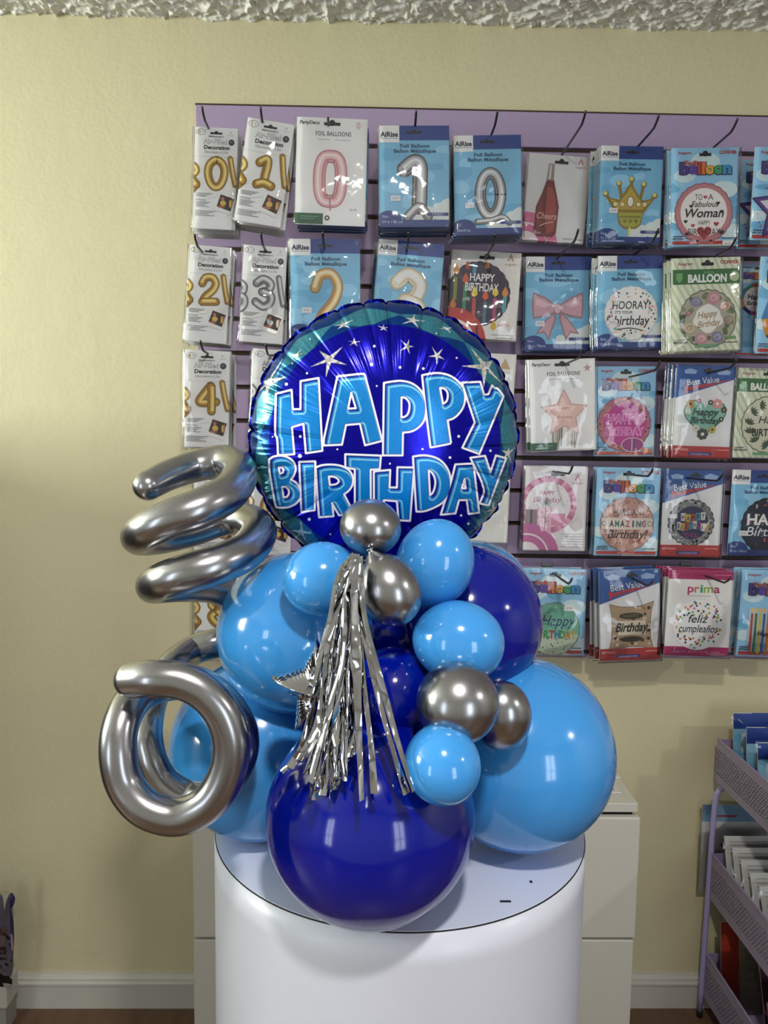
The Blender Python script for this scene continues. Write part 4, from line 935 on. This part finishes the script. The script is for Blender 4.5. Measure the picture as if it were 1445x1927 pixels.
DOTS = [(668, 240, 7), (654, 331, 8), (795, 345, 7), (910, 351, 7), (680, 437, 5), (233, 428, 8), (335, 374, 6), (302, 686, 7), (485, 750, 5), (300, 783, 10), (745, 821, 5), (1042, 791, 7), (906, 749, 5), (1085, 686, 7), (1242, 757, 6), (1075, 298, 5), (975, 177, 4), (350, 205, 4), (165, 688, 4), (346, 1096, 8), (450, 1170, 5), (1097, 1077, 6), (1133, 1118, 6), (1308, 959, 7), (1210, 420, 4), (262, 325, 4)]
def sdf(P, loops):
    """signed distance (negative inside), even-odd over the loops"""
    n = len(P); dmin = np.full(n, 1e9); inside = np.zeros(n, bool)
    for lp in loops:
        for i in range(len(lp)):
            a = lp[i]; b = lp[(i+1) % len(lp)]; ab = b-a; L2 = ab@ab+1e-9
            t = np.clip(((P-a)@ab)/L2, 0, 1); q = P-a-t[:, None]*ab
            dmin = np.minimum(dmin, np.hypot(q[:, 0], q[:, 1]))
            cnd = (a[1] > P[:, 1]) != (b[1] > P[:, 1])
            with np.errstate(divide='ignore', invalid='ignore'): xx = a[0]+(P[:, 1]-a[1])*ab[0]/(ab[1] if abs(ab[1]) > 1e-9 else 1e-9)
            inside ^= cnd & (P[:, 0] < xx)
    return np.where(inside, -dmin, dmin)
def round_loop(lp, hard=28):          # smooth only the gentle bends of a traced outline
    n = len(lp); out = []
    for i in range(n):
        p0_, p1_, p2_, p3_ = lp[i-1], lp[i], lp[(i+1) % n], lp[(i+2) % n]
        def turn(a, b, c):
            u = b-a; v = c-b; return abs(math.degrees(math.atan2(u[0]*v[1]-u[1]*v[0], u@v)))
        s0, s1 = turn(p0_, p1_, p2_) < hard+14, turn(p1_, p2_, p3_) < hard+14
        m0 = (p2_-p0_)*.5 if s0 else (p2_-p1_); m1 = (p3_-p1_)*.5 if s1 else (p2_-p1_)
        L_ = np.linalg.norm(p2_-p1_)
        m0 = m0/(np.linalg.norm(m0)+1e-9)*L_; m1 = m1/(np.linalg.norm(m1)+1e-9)*L_
        for t in (0, .25, .5, .75) if (s0 or s1) else (0,):
            h00 = 2*t**3-3*t*t+1; h10 = t**3-2*t*t+t; h01 = -2*t**3+3*t*t; h11 = t**3-t*t
            out.append(h00*p1_+h10*m0+h01*p2_+h11*m1)
    return np.array(out)
FY = .955
fc = at(727, 829, FY); fdep = (fc-O).dot(fw); FR = 253*fdep/F; FB = FR*.42
Rf = Matrix.Rotation(math.radians(7), 3, 'Z') @ Matrix.Rotation(math.radians(5), 3, 'X')
rnd = random.Random(11)
cre = []; a = 0
while a < 2*PI-.1:
    a += rnd.uniform(.16, .34); cre.append((a, rnd.uniform(.35, 1), rnd.uniform(.018, .035)))
def surf(rho, th, side):
    cz = np.zeros_like(th)
    for c0, am, wd_ in cre:
        d = np.abs((th-c0+PI) % (2*PI)-PI)
        cz += am*np.exp(-np.abs(d/(wd_*(.6+.9*(1-rho)*3)))**1.3)
    fine = np.sin(th*97+3*np.sin(th*5))*np.sin(th*41+1)+.5*np.sin(th*173+2*np.sin(7*th))
    R = FR*(1-.028*cz*(rho**3))
    k = np.clip((rho-.35)/.65, 0, 1)
    y = FB*np.power(np.clip(1-rho**2.5, 0, 1), .62)
    y = y*(1-.24*np.clip(cz, 0, 1.2)*k**2) + .0005*fine*k**1.5*np.clip((1-rho)*12, 0, 1)
    y += .0035*np.sin(th*23+1)*np.clip((rho-.9)*10, 0, 1)*side
    return R*rho*np.cos(th), -side*y, R*rho*np.sin(th)
def foil_half(side, nr, nt):
    rh = np.concatenate([np.linspace(0, .8, int(nr*.62), endpoint=False), np.linspace(.8, 1, nr-int(nr*.62))]); rh[0] = .0005
    th = np.arange(nt)*2*PI/nt
    Rr, Tt = np.meshgrid(rh, th, indexing='ij')
    x, y, z = surf(Rr, Tt, side)
    V = np.stack([x, y, z], -1).reshape(-1, 3)
    i = np.arange(nr*nt).reshape(nr, nt); j = np.roll(i, -1, 1)
    Fq = np.stack([i[:-1], j[:-1], j[1:], i[1:]], -1).reshape(-1, 4)
    if side > 0: Fq = Fq[:, ::-1]
    return V, Fq, Rr.reshape(-1), Tt.reshape(-1)
fb = thing('foil_balloon', fc, 'big round blue foil balloon printed HAPPY BIRTHDAY in light blue letters', 'foil balloon')
fb.rotation_euler = Rf.to_euler()
V, Fq, Rr, Tt = foil_half(1, 190, 900)
M_foil = mat('printed_foil', '0a10a0', .17, .85)
of = mesh('front_panel', V.tolist(), Fq.tolist(), M_foil, fb, True)
Wp = V@np.array(Rf).T+np.array(fc)
X_, Y_ = proj(Wp); PX = np.stack([X_, Y_], -1)
letters = np.full(len(PX), 60.); hl = np.full(len(PX), 60.)
for out, holes in LET:
    loops = [round_loop(out)]+[round_loop(h) for h in holes]
    bb0, bb1 = out.min(0)-14, out.max(0)+14
    m_ = (PX > bb0).all(1) & (PX < bb1).all(1)
    s1 = sdf(PX[m_], loops); s2 = sdf(PX[m_]-np.array([4.2, 3.8]), loops)
    better = s1 < letters[m_]
    ids = np.where(m_)[0][better]
    letters[ids] = s1[better]; hl[ids] = s2[better]
star = np.full(len(PX), 60.)
for T, tips, c0, k in STARS:
    tp = T(tips); ct = T([c0])[0]; lp = []
    for i in range(len(tp)):
        mid = (tp[i]+tp[(i+1) % len(tp)])/2; dd = mid-ct; lp += [tp[i], ct+dd/np.linalg.norm(dd)*np.linalg.norm(tp-ct, axis=1).mean()*k*.62]
    bb0, bb1 = tp.min(0)-10, tp.max(0)+10
    m_ = (PX > bb0).all(1) & (PX < bb1).all(1); v = star.copy(); v[m_] = sdf(PX[m_], [np.array(lp)]); star = np.minimum(star, v)
dot = np.full(len(PX), 60.)
for x, y, r in DOTS: dot = np.minimum(dot, np.hypot(PX[:, 0]-(450+x/2.627), PX[:, 1]-(560+y/2.627))-r/2.627)
pr = np.hypot((PX[:, 0]-724), (PX[:, 1]-828))/256; pa = np.arctan2(PX[:, 0]-724, -(PX[:, 1]-828))
tri = lambda t: np.abs((t % 1)*2-1)
per = math.radians(32)
zz = .805+.085*(1-tri((pa-math.radians(-9))/per+0)*1.0); zz = .855+.07*np.clip(1-1.3*tri((pa+math.radians(9))/per), 0, 1)
zz2 = .93+.05*tri((pa+math.radians(9))/per)
for nm, arr in (('s_letter', letters), ('s_shift', hl), ('s_star', star), ('s_dot', dot), ('s_in', (pr-.85)*256), ('s_zig', (pr-zz)*256), ('s_zag', (pr-zz2)*256)):
    at_ = of.data.attributes.new(nm, 'FLOAT', 'POINT'); at_.data.foreach_set('value', np.ascontiguousarray(arr, dtype=np.float32))
def foil_shader(m):
    T = m.node_tree; Lk = T.links; b = T.nodes['Principled BSDF']
    A = {k: nd(m, 'ShaderNodeAttribute', attribute_name=k).outputs['Fac'] for k in ('s_letter', 's_shift', 's_star', 's_dot', 's_in', 's_zig', 's_zag')}
    def less(x, v):                   # smooth step: 1 where x < v
        n = nd(m, 'ShaderNodeMapRange'); n.inputs['From Min'].default_value = v+.5; n.inputs['From Max'].default_value = v-.5
        Lk.new(x, n.inputs['Value']); return n.outputs[0]
    def mix(f, a, c):
        n = nd(m, 'ShaderNodeMix', data_type='RGBA'); Lk.new(f, n.inputs[0])
        for i, v in ((6, a), (7, c)):
            if isinstance(v, str): n.inputs[i].default_value = col(v)
            else: Lk.new(v, n.inputs[i])
        return n.outputs[2]
    inv = lambda x: mth(m, 'SUBTRACT', 1, x); mul = lambda x, y: mth(m, 'MULTIPLY', x, y)
    c = mix(inv(less(A['s_in'], 0)), '0b06ae', '0b4596')
    c = mix(inv(less(A['s_zig'], 0)), c, '4390a8')
    c = mix(inv(less(A['s_zag'], 0)), c, '0c3c86')
    tc = nd(m, 'ShaderNodeTexCoord'); vor = nd(m, 'ShaderNodeTexVoronoi'); vor.inputs['Scale'].default_value = 420; Lk.new(tc.outputs['Object'], vor.inputs['Vector'])
    spk = less(mth(m, 'MULTIPLY', vor.outputs['Distance'], 10), 1.6)
    ns = nd(m, 'ShaderNodeTexNoise'); ns.inputs['Scale'].default_value = 22; Lk.new(tc.outputs['Object'], ns.inputs['Vector'])
    spk = mul(spk, mth(m, 'GREATER_THAN', ns.outputs['Fac'], .53))
    band = mul(inv(less(A['s_zig'], 0)), less(A['s_zag'], 0))
    c = mix(mul(band, spk), c, '8fe0e0')
    c = mix(less(A['s_dot'], 0), c, 'e6e6f4')
    st = less(A['s_star'], .3)
    v2 = nd(m, 'ShaderNodeTexVoronoi'); v2.inputs['Scale'].default_value = 330; Lk.new(tc.outputs['Object'], v2.inputs['Vector'])
    hs = nd(m, 'ShaderNodeHueSaturation'); hs.inputs['Color'].default_value = (.75, .75, .72, 1); Lk.new(v2.outputs['Color'], hs.inputs['Color']); hs.inputs['Saturation'].default_value = .12; hs.inputs['Value'].default_value = 1.2
    c = mix(st, c, hs.outputs[0])
    cy = mix(mul(spk, inv(st)), '0086da', '30c0ec')
    hi = mul(inv(less(A['s_shift'], -6.6)), less(A['s_shift'], -3.6))   # pale inner line along the upper left edges
    cy = mix(hi, cy, '86d2f4')
    ring_ = less(A['s_letter'], 2.1)
    c = mix(ring_, c, 'f0f0fa')
    c = mix(less(A['s_letter'], -1.7), c, '0a1a90')
    c = mix(mul(less(A['s_letter'], -2.9), less(A['s_shift'], -.9)), c, cy)
    Lk.new(c, b.inputs['Base Color'])
    wht = mul(ring_, inv(less(A['s_letter'], -1.7)))
    wht = mth(m, 'MAXIMUM', wht, mul(less(A['s_dot'], 0), inv(ring_)))
    ins = mul(ring_, inv(wht)); Lk.new(mth(m, 'SUBTRACT', mth(m, 'SUBTRACT', .72, mul(wht, .67)), mul(ins, .37)), b.inputs['Metallic'])
    Lk.new(mth(m, 'ADD', .2, mul(ring_, .12)), b.inputs['Roughness'])
    t2 = nd(m, 'ShaderNodeTexNoise'); t2.inputs['Scale'].default_value = 60; bp = nd(m, 'ShaderNodeBump'); bp.inputs['Strength'].default_value = .12; bp.inputs['Distance'].default_value = .002
    Lk.new(tc.outputs['Object'], t2.inputs['Vector']); Lk.new(t2.outputs['Fac'], bp.inputs['Height']); Lk.new(bp.outputs[0], b.inputs['Normal'])
foil_shader(M_foil)
V2, F2, _, _ = foil_half(-1, 60, 900)
mesh('back_panel', V2.tolist(), F2.tolist(), M_foilback, fb, True)
# crimped seam flange around the rim
nt = 900; th = np.arange(nt)*2*PI/nt; vs = []
for e in (0, 1):
    x, y, z = surf(np.ones(nt), th, 1)
    k = 1+e*.016*(1+.3*np.sin(th*31))
    y = y+e*.003*np.sin(th*57)*np.sin(th*13)
    vs += np.stack([x*k, y, z*k], -1).tolist()
mesh('seam', vs, [(i, (i+1) % nt, nt+(i+1) % nt, nt+i) for i in range(nt)], M_foilback, fb, True)

# ------------------------------------------------------------------ tassel
tas = thing('foil_tassel', at(684, 1043, .74), 'silver foil tassel of long strips hanging over the navy balloon', 'tassel')
T0 = at(684, 1043, .74)
def strip(pts, w, Y0, Y1, tw=0, seed=0):
    R = random.Random(seed); P = cr([(x, y) for x, y in pts], 10); n = len(P); vs = []; fs = []
    ph = R.uniform(0, 6); tw0 = R.uniform(-.5, .5)
    for i, p in enumerate(P):
        t = i/(n-1); Y = Y0+(Y1-Y0)*t+.004*math.sin(t*5+ph)
        c = at(p[0], p[1], Y); q = P[min(i+1, n-1)]-P[max(i-1, 0)]; q = q/np.linalg.norm(q)
        nrm = Vector((-q[1], 0, -q[0])) if False else Vector((q[1], 0, q[0]))
        a_ = tw0+tw*t+.35*math.sin(t*9+ph)
        side = Vector((nrm.x*math.cos(a_), math.sin(a_), nrm.z*math.cos(a_))).normalized()
        ww = w*.5*(.85+.15*math.sin(t*7+ph))*.86/F*1.0
        rip = Vector((0, .0010*math.sin(i*.55+ph)+.0004*math.sin(i*1.3+2*ph), 0))
        c = c-T0+rip
        vs += [tuple(c-side*ww), tuple(c+Vector((0, -.0005, 0))), tuple(c+side*ww)]
    for i in range(n-1):
        for k in (0, 1): fs.append((i*3+k, i*3+k+1, i*3+3+k+1, i*3+3+k))
    mesh('strip', vs, fs, M_silver, tas, True)
MAIN = [([(671, 1042), (667, 1110), (669, 1200), (672, 1290), (676, 1400), (681, 1507)], 14, .735, .645),
 ([(677, 1047), (680, 1150), (700, 1260), (722, 1350), (745, 1430), (765, 1494)], 12, .74, .655),
 ([(678, 1060), (686, 1160), (712, 1265), (738, 1360), (762, 1440), (779, 1490)], 12, .738, .65),
 ([(674, 1060), (676, 1180), (686, 1300), (698, 1400), (704, 1492)], 11, .745, .66),
 ([(668, 1044), (640, 1080), (625, 1150), (603, 1230), (592, 1300), (575, 1390), (546, 1445)], 12, .735, .70),
 ([(664, 1044), (636, 1085), (622, 1160), (600, 1260), (583, 1350), (560, 1420), (530, 1452)], 11, .74, .70),
 ([(666, 1048), (645, 1100), (622, 1200), (607, 1300), (606, 1380), (590, 1430), (556, 1475)], 12, .73, .68),
 ([(668, 1050), (648, 1120), (640, 1230), (622, 1330), (600, 1410), (588, 1460), (584, 1500)], 13, .728, .665),
 ([(668, 1050), (655, 1130), (646, 1250), (628, 1360), (606, 1450), (592, 1504)], 13, .724, .66),
 ([(670, 1050), (650, 1150), (636, 1260), (632, 1360), (625, 1440), (622, 1490)], 12, .735, .665),
 ([(672, 1050), (660, 1150), (650, 1270), (648, 1380), (640, 1450), (630, 1486)], 11, .74, .67),
 ([(672, 1050), (655, 1180), (650, 1260), (660, 1350), (655, 1422)], 9, .74, .69),
 ([(672, 1055), (664, 1160), (660, 1260), (664, 1370), (668, 1420)], 8, .75, .70)]
for i, (p, w_, a, b) in enumerate(MAIN): strip(p, w_, a, b, .25 if i < 4 else .6*(-1)**i, i)
R = random.Random(3)
for i in range(20):
    s_ = i/19; xe = 565+s_*95+R.uniform(-6, 6); ye = 1430+60*math.sin(s_*PI)+R.uniform(-15, 12); xm = 612+s_*48+R.uniform(-5, 5)
    strip([(668+R.uniform(-3, 4), 1046), (648+s_*18, 1110), (xm+8*(1-s_), 1200), (xm, 1290), ((xm*2+xe)/3, 1370), (xe, ye)], R.uniform(9, 13), .742+R.uniform(0, .015), .68+R.uniform(-.01, .02), R.uniform(-1.2, 1.2), 50+i)
# small foil star behind the strips
sc_ = at(603, 1294, .75); st_dep = (sc_-O).dot(fw)
so = thing('foil_star_balloon', sc_, 'small silver foil star balloon peeking out left of the tassel', 'foil balloon')
def star_r(t, r=94*st_dep/F): 
    k = (t % (2*PI/5))/(2*PI/5); k = min(k, 1-k)*2      # 0 at a tip, 1 at a notch
    r2 = r*.52; a0 = PI/5*k
    tip = np.array([r, 0]); nt_ = np.array([r2*math.cos(PI/5), r2*math.sin(PI/5)])
    d = nt_-tip; ca, sa = math.cos(a0), math.sin(a0)
    s_ = (tip[0]*sa-tip[1]*ca)/(d[1]*ca-d[0]*sa+1e-12); q = tip+d*s_; return float(np.hypot(*q))
NT, NR = 200, 18
for side, nm in ((1, 'front_panel'), (-1, 'back_panel')):
    vs = []
    for j in range(NR+1):
        rho = j/NR
        for k in range(NT):
            t = 2*PI*k/NT; r = star_r(t)*(.06+.94*rho) if j else .0003; tt = t+math.radians(167)
            rim = .0022*math.sin(k*1.9)*rho**6
            y = -side*.030*math.sqrt(max(0, 1-rho**2))*(star_r(t)/(94*st_dep/F))**.5+rim
            vs.append((r*math.cos(tt)*(1-.015*abs(math.sin(k*.95))*rho**4), y, r*math.sin(tt)))
    fs = [(j*NT+k, j*NT+(k+1) % NT, (j+1)*NT+(k+1) % NT, (j+1)*NT+k) for j in range(NR) for k in range(NT)]
    if side > 0: fs = [f[::-1] for f in fs]
    mesh(nm, vs, fs, M_silver, so, True)

# ------------------------------------------------------------------ rolling cart at the right
XC = at(1352, 1393, 1.72).x
tiers = [(at(1352, 1393, 1.72).z, at(1349, 1470, 1.72).z), (at(1348, 1608, 1.72).z, at(1343, 1690, 1.72).z), (at(1331, 1797, 1.72).z, at(1325, 1876, 1.72).z)]
ct = thing('tiered_cart', (XC, 1.74, 0), 'lilac metal three tier cart with perforated trays, at the right edge', 'cart')
Y0, Y1, CW = 1.12, 1.725, .42
for i, (z1, z0) in enumerate(tiers):
    tr = bpy.data.objects.new('tray', None); C.objects.link(tr); tr.parent = ct; tr.location = (0, 0, (z0+z1)/2); hh = (z1-z0)/2
    for nm, x in (('side_panel', 0), ('side_panel', CW)):
        MB().box(x, x+.0012, Y0-1.74, Y1-1.74, -hh, hh).make(nm, M_perf, tr)
        MB().box(x-.0015, x+.0027, Y0-1.74, Y1-1.74, hh, hh+.003).make('rim', M_cart, tr)
    MB().box(0, CW, Y1-1.74, Y1-1.7388, -hh, hh).make('end_panel', M_cart, tr)
    MB().box(0, CW, Y0-1.7412, Y0-1.74, -hh, hh).make('end_panel', M_cart, tr)
    MB().box(0, CW, Y0-1.74, Y1-1.74, -hh-.001, -hh).make('tray_bottom', M_cart, tr)
pt = [(1317, 1895), (1331, 1700), (1341, 1560), (1345, 1515), (1348, 1496), (1357, 1484), (1372, 1480)]
tb = [at(x, y, 1.728)-Vector((XC, 1.74, 0)) for i, (x, y) in enumerate(pt)]
tb[0].z = .012
MB().tube(cr(tb, 5), .0065, 14).make('leg', M_tube, ct, True)
MB().tube(cr([Vector((CW+.02-(p.x), p.y, p.z)) for p in tb], 5), .0065, 14).make('leg', M_tube, ct, True)
MB().tube([tb[0]+Vector((0, 0, -.012)), tb[0]+Vector((0, 0, .004))], .0072, 14).make('foot_cap', M_dark, ct, True)
# packets standing in the cart
def upright(key, x, Y, z, w, h, design, label, lean=.25, rz=0, group=None):
    H = 100*h/w; c = Card(H); design(c, H)
    o = thing('balloon_packet', (XC+x+w/2, Y, z), label, 'packet', group, rot=(lean*-1, 0, rz))
    vs = [((u/100-.5)*w, -l*3e-5, h-v/100*w) for u, v, l in c.v]; fs = list(c.f); inks = list(c.c); b0 = len(vs)
    body = MB().box(-w/2, w/2, 0, .0012, 0, h); vs += body.v; fs += [tuple(b0+i for i in f) for f in body.f]; inks += [col('c8c8c8')]*6
    mesh('printed_card', vs, fs, M_ink, o, inks=inks)
    NX, NY = 10, 14; vs = []; R = random.Random(len(key)+int(Y*997)); ph = R.uniform(0, 6)
    for j in range(NY+1):
        for i in range(NX+1):
            u, v = i/NX, j/NY; ed = min(1, min(u, 1-u, v, 1-v)*6)
            vs.append((-w/2-.006+(w+.012)*u, -.003-.003*ed-.0022*ed*(math.sin(u*9+ph+v*6)+math.sin(v*13+ph)), h+.004-(h+.004)*v))
    fs = [(j*(NX+1)+i, (j+1)*(NX+1)+i, (j+1)*(NX+1)+i+1, j*(NX+1)+i+1) for j in range(NY) for i in range(NX)]
    mesh('plastic_sleeve', vs, fs, M_film, o, smooth=True)
    return o
z1, z0 = tiers[0]
def blue_hdr(c, H):
    sky_bg(c, H, '7fb2cc'); c.rect(0, 0, 100, 24, '173a88'); c.rect(0, 0, 28, 0.8, 'd0d0d0'); c.rect(12, 30, 88, 60, 'c3cfd4')
def white_card(c, H):
    c.rect(0, 0, 100, H, 'b9b9b6'); c.grey(8, 8, 60, 4, '8a8a88', 6, 1.5); c.rect(10, 40, 90, 44, '9a9a98')
rt_ = ['back-most', 'second', 'third', 'fourth', 'fifth', 'sixth', 'seventh', 'front-most']
for k in range(7):
    d = blue_hdr if k in (0, 1, 2, 4, 6) else white_card
    upright('t1%d' % k, .012+.003*(k % 2), 1.66-.055*k, z0+.002, .15, .178-.012*k, d, 'blue topped packet standing in the top cart tray, %s of its row' % rt_[k], .12)
z1, z0 = tiers[1]
def blue_white(c, H):
    c.rect(0, 0, 100, H, 'c2c4c4'); c.rect(0, 0, 100, 26, '6f93ad'); c.rect(14, 16, 52, 19, '8a2c34'); c.rect(30, 60, 50, 64, '26262a')
upright('t2a', -.016, 1.744, z0+.002, .16, .215, blue_white, 'pale blue and white packet at the back of the middle tray', .02)
for k in range(8): upright('t2%d' % k, .012+.004*k, 1.64-.035*k, z0+.002, .14, .175-.009*k, white_card, 'white card packet in the middle cart tray', .3+.03*k, group='white packets in the middle cart tray')
z1, z0 = tiers[2]
def red_strip(c, H):
    c.rect(0, 0, 100, H, 'a59f92'); c.rect(0, 0, 22, H, 'a8392c'); c.grey(30, 20, 50, 6, '7a7468', 12, 1)
    c.disc(70, H*.6, 30, '8f7f6e')
def dark_card(c, H): c.rect(0, 0, 100, H, '4a2430'); c.disc(50, H*.5, 30, '2a1a24')
upright('t3a', .012, 1.665, z0+.002, .2, .215, red_strip, 'cream packet with a red side strip, further back in the lowest cart tray', .12, .1)
upright('t3b', .05, 1.52, z0+.002, .2, .21, dark_card, 'dark maroon packet in the lowest cart tray', .3, .08)
upright('t3c', .02, 1.40, z0+.002, .2, .19, red_strip, 'cream packet with a red side strip nearer the front of the lowest tray', .45, .05)

# ------------------------------------------------------------------ bag at the lower left
bagL = at(8, 1886, 1.70); bz = 0
bg = thing('party_bag', (bagL.x, 1.70, 0), 'clear bag with dark blue party items over a white block, at the lower left', 'bag')
def rel(x, y, Y=1.70): return at(x, y, Y)-Vector((bagL.x, 1.70, 0))
def blob(pts, name, m, Y, th=.012):
    P = [rel(x, y, Y) for x, y in cr(pts, 5, True)]; n = len(P); c0 = sum(P, Vector())/n
    vs = []; L_ = [(0, 1.0), (.35, .97), (.8, .86), (1, .6)]
    for s_ in (1, -1):
        for dy, k in L_: vs += [tuple(Vector((c0.x+(p.x-c0.x)*k, p.y-s_*th*dy*.5, c0.z+(p.z-c0.z)*(1-(1-k)*.3))) ) for p in P]
    m4 = len(L_); fs = []
    for h in (0, 1):
        b0 = h*m4*n
        for j in range(m4-1):
            for i in range(n): fs.append((b0+j*n+i, b0+j*n+(i+1) % n, b0+(j+1)*n+(i+1) % n, b0+(j+1)*n+i))
        fs.append(tuple(b0+(m4-1)*n+i for i in range(n)))
    return mesh(name, vs, fs, m, bg, True)
blob([(14, 1690), (21, 1680), (28, 1690), (26, 1702), (22, 1712), (25, 1735), (26, 1770), (24, 1800), (22, 1834), (10, 1836), (12, 1800), (14, 1760), (12, 1730), (9, 1712)], 'party_item', mat('ink_blue', '1a1a48', .35), 1.69)
blob([(-18, 1690), (-6, 1680), (4, 1688), (8, 1712), (14, 1745), (13, 1790), (10, 1834), (-14, 1834), (-20, 1760)], 'party_item', mat('grey_violet', '3c3a5c', .35), 1.70)
blob([(0, 1748), (12, 1746), (14, 1754), (10, 1775), (8, 1800), (2, 1800), (-2, 1770)], 'printed_patch', mat('patch_maroon', '4a2024', .4), 1.682, .003)
blob([(20, 1760), (23, 1760), (25, 1784), (22, 1788)], 'printed_patch', mat('patch_pink', '9a8088', .4), 1.680, .002)
q = [rel(-30, 1836), rel(23, 1838), rel(22, 1882), rel(-30, 1882)]
MB().box(q[0].x, q[1].x, -.03, .03, q[2].z, q[0].z).make('white_block', mat('block_white', 'b5afa8', .5), bg, bevel=.004)
MB().box(q[0].x, q[1].x-.006, -.024, .03, .0, q[2].z).make('block_foot', mat('foot_white', '8f8c86', .5), bg, bevel=.003)
fA, fB = rel(-30, 1660), rel(31, 1664); zA = fA.z
MB().box(fA.x, fB.x, -.036, -.0355, q[0].z, zA).make('clear_film', M_film, bg)

# ------------------------------------------------------------------ lights
def area(name, loc, rot, sx, sy, power, c, spread=180):
    l = bpy.data.lights.new(name, 'AREA'); l.shape = 'RECTANGLE'; l.size = sx; l.size_y = sy; l.energy = power; l.color = c; l.spread = math.radians(spread)
    o = bpy.data.objects.new(name, l); C.objects.link(o); o.location = loc; o.rotation_euler = rot; return o
for i, ((x0, x1, z0, z1), pw) in enumerate(zip(wins, (12, 10))):
    area('daylight_window', ((x0+x1)/2, YF-.09, (z0+z1)/2), (PI/2, 0, 0), x1-x0, z1-z0, pw, (.86, .94, 1))
M_lampg = mat('lamp_glow', 'fff4e4', .5, emit=1)
def ceil_lamp(x, y, r, power, label, c=(1, .96, .9)):
    t = thing('ceiling_light', (x, y, CZ+.02), label, 'ceiling light')
    vs = []; prof_ = [(r*1.35, 0), (r*1.35, -.02), (r*1.1, -.028), (r*1.05, -.02)]; n = 32
    for a, b in prof_: vs += [(a*math.cos(2*PI*k/n), a*math.sin(2*PI*k/n), b) for k in range(n)]
    mesh('housing', vs, [(j*n+k, j*n+(k+1) % n, (j+1)*n+(k+1) % n, (j+1)*n+k) for j in range(3) for k in range(n)], M_white, t, True)
    l = bpy.data.lights.new('lamp', 'AREA'); l.shape = 'DISK'; l.size = 2*r; l.energy = power; l.color = c
    o = bpy.data.objects.new('lamp', l); C.objects.link(o); o.parent = t; o.location = (0, 0, -.03)
ceil_lamp(.1, -.15, .055, 12, 'round ceiling lamp over the camera')
ceil_lamp(2.4, -.3, .06, 10, 'round ceiling lamp at the right of the room')
# out-of-frame shelf added as a light blocker to shade the lower left wall
t = thing('light_blocker', (-1.45, 1.2, 0), 'tall dark grey shelf-shaped light blocker, added at the left outside the picture', 'shelf')
for y_ in (-.45, .43): MB().box(-.17, .17, y_, y_+.02, 0, 1.44).make('side_panel', M_blocker, t)
MB().box(-.17, -.155, -.43, .43, 0, 1.44).make('back_panel', M_blocker, t)
for z_ in (.08, .5, .92, 1.42): MB().box(-.155, .17, -.43, .43, z_, z_+.02).make('shelf', M_blocker, t)
area('daylight_window', (XL-.09, .8, 1.77), (0, -PI/2, 0), .76, 1.36, 62, (.95, 1, .86))
w = bpy.data.worlds.new('world'); bpy.context.scene.world = w; w.use_nodes = True
w.node_tree.nodes['Background'].inputs[0].default_value = (.75, .85, 1, 1); w.node_tree.nodes['Background'].inputs[1].default_value = .6
sc = bpy.context.scene
sc.view_settings.view_transform = 'Standard'; sc.view_settings.look = 'None'; sc.view_settings.gamma = 1; sc.view_settings.use_curve_mapping = False
sc.view_settings.exposure = .85
sc.cycles.transparent_max_bounces = 32; sc.cycles.max_bounces = 10; sc.cycles.use_denoising = True; sc.cycles.sample_clamp_indirect = 8
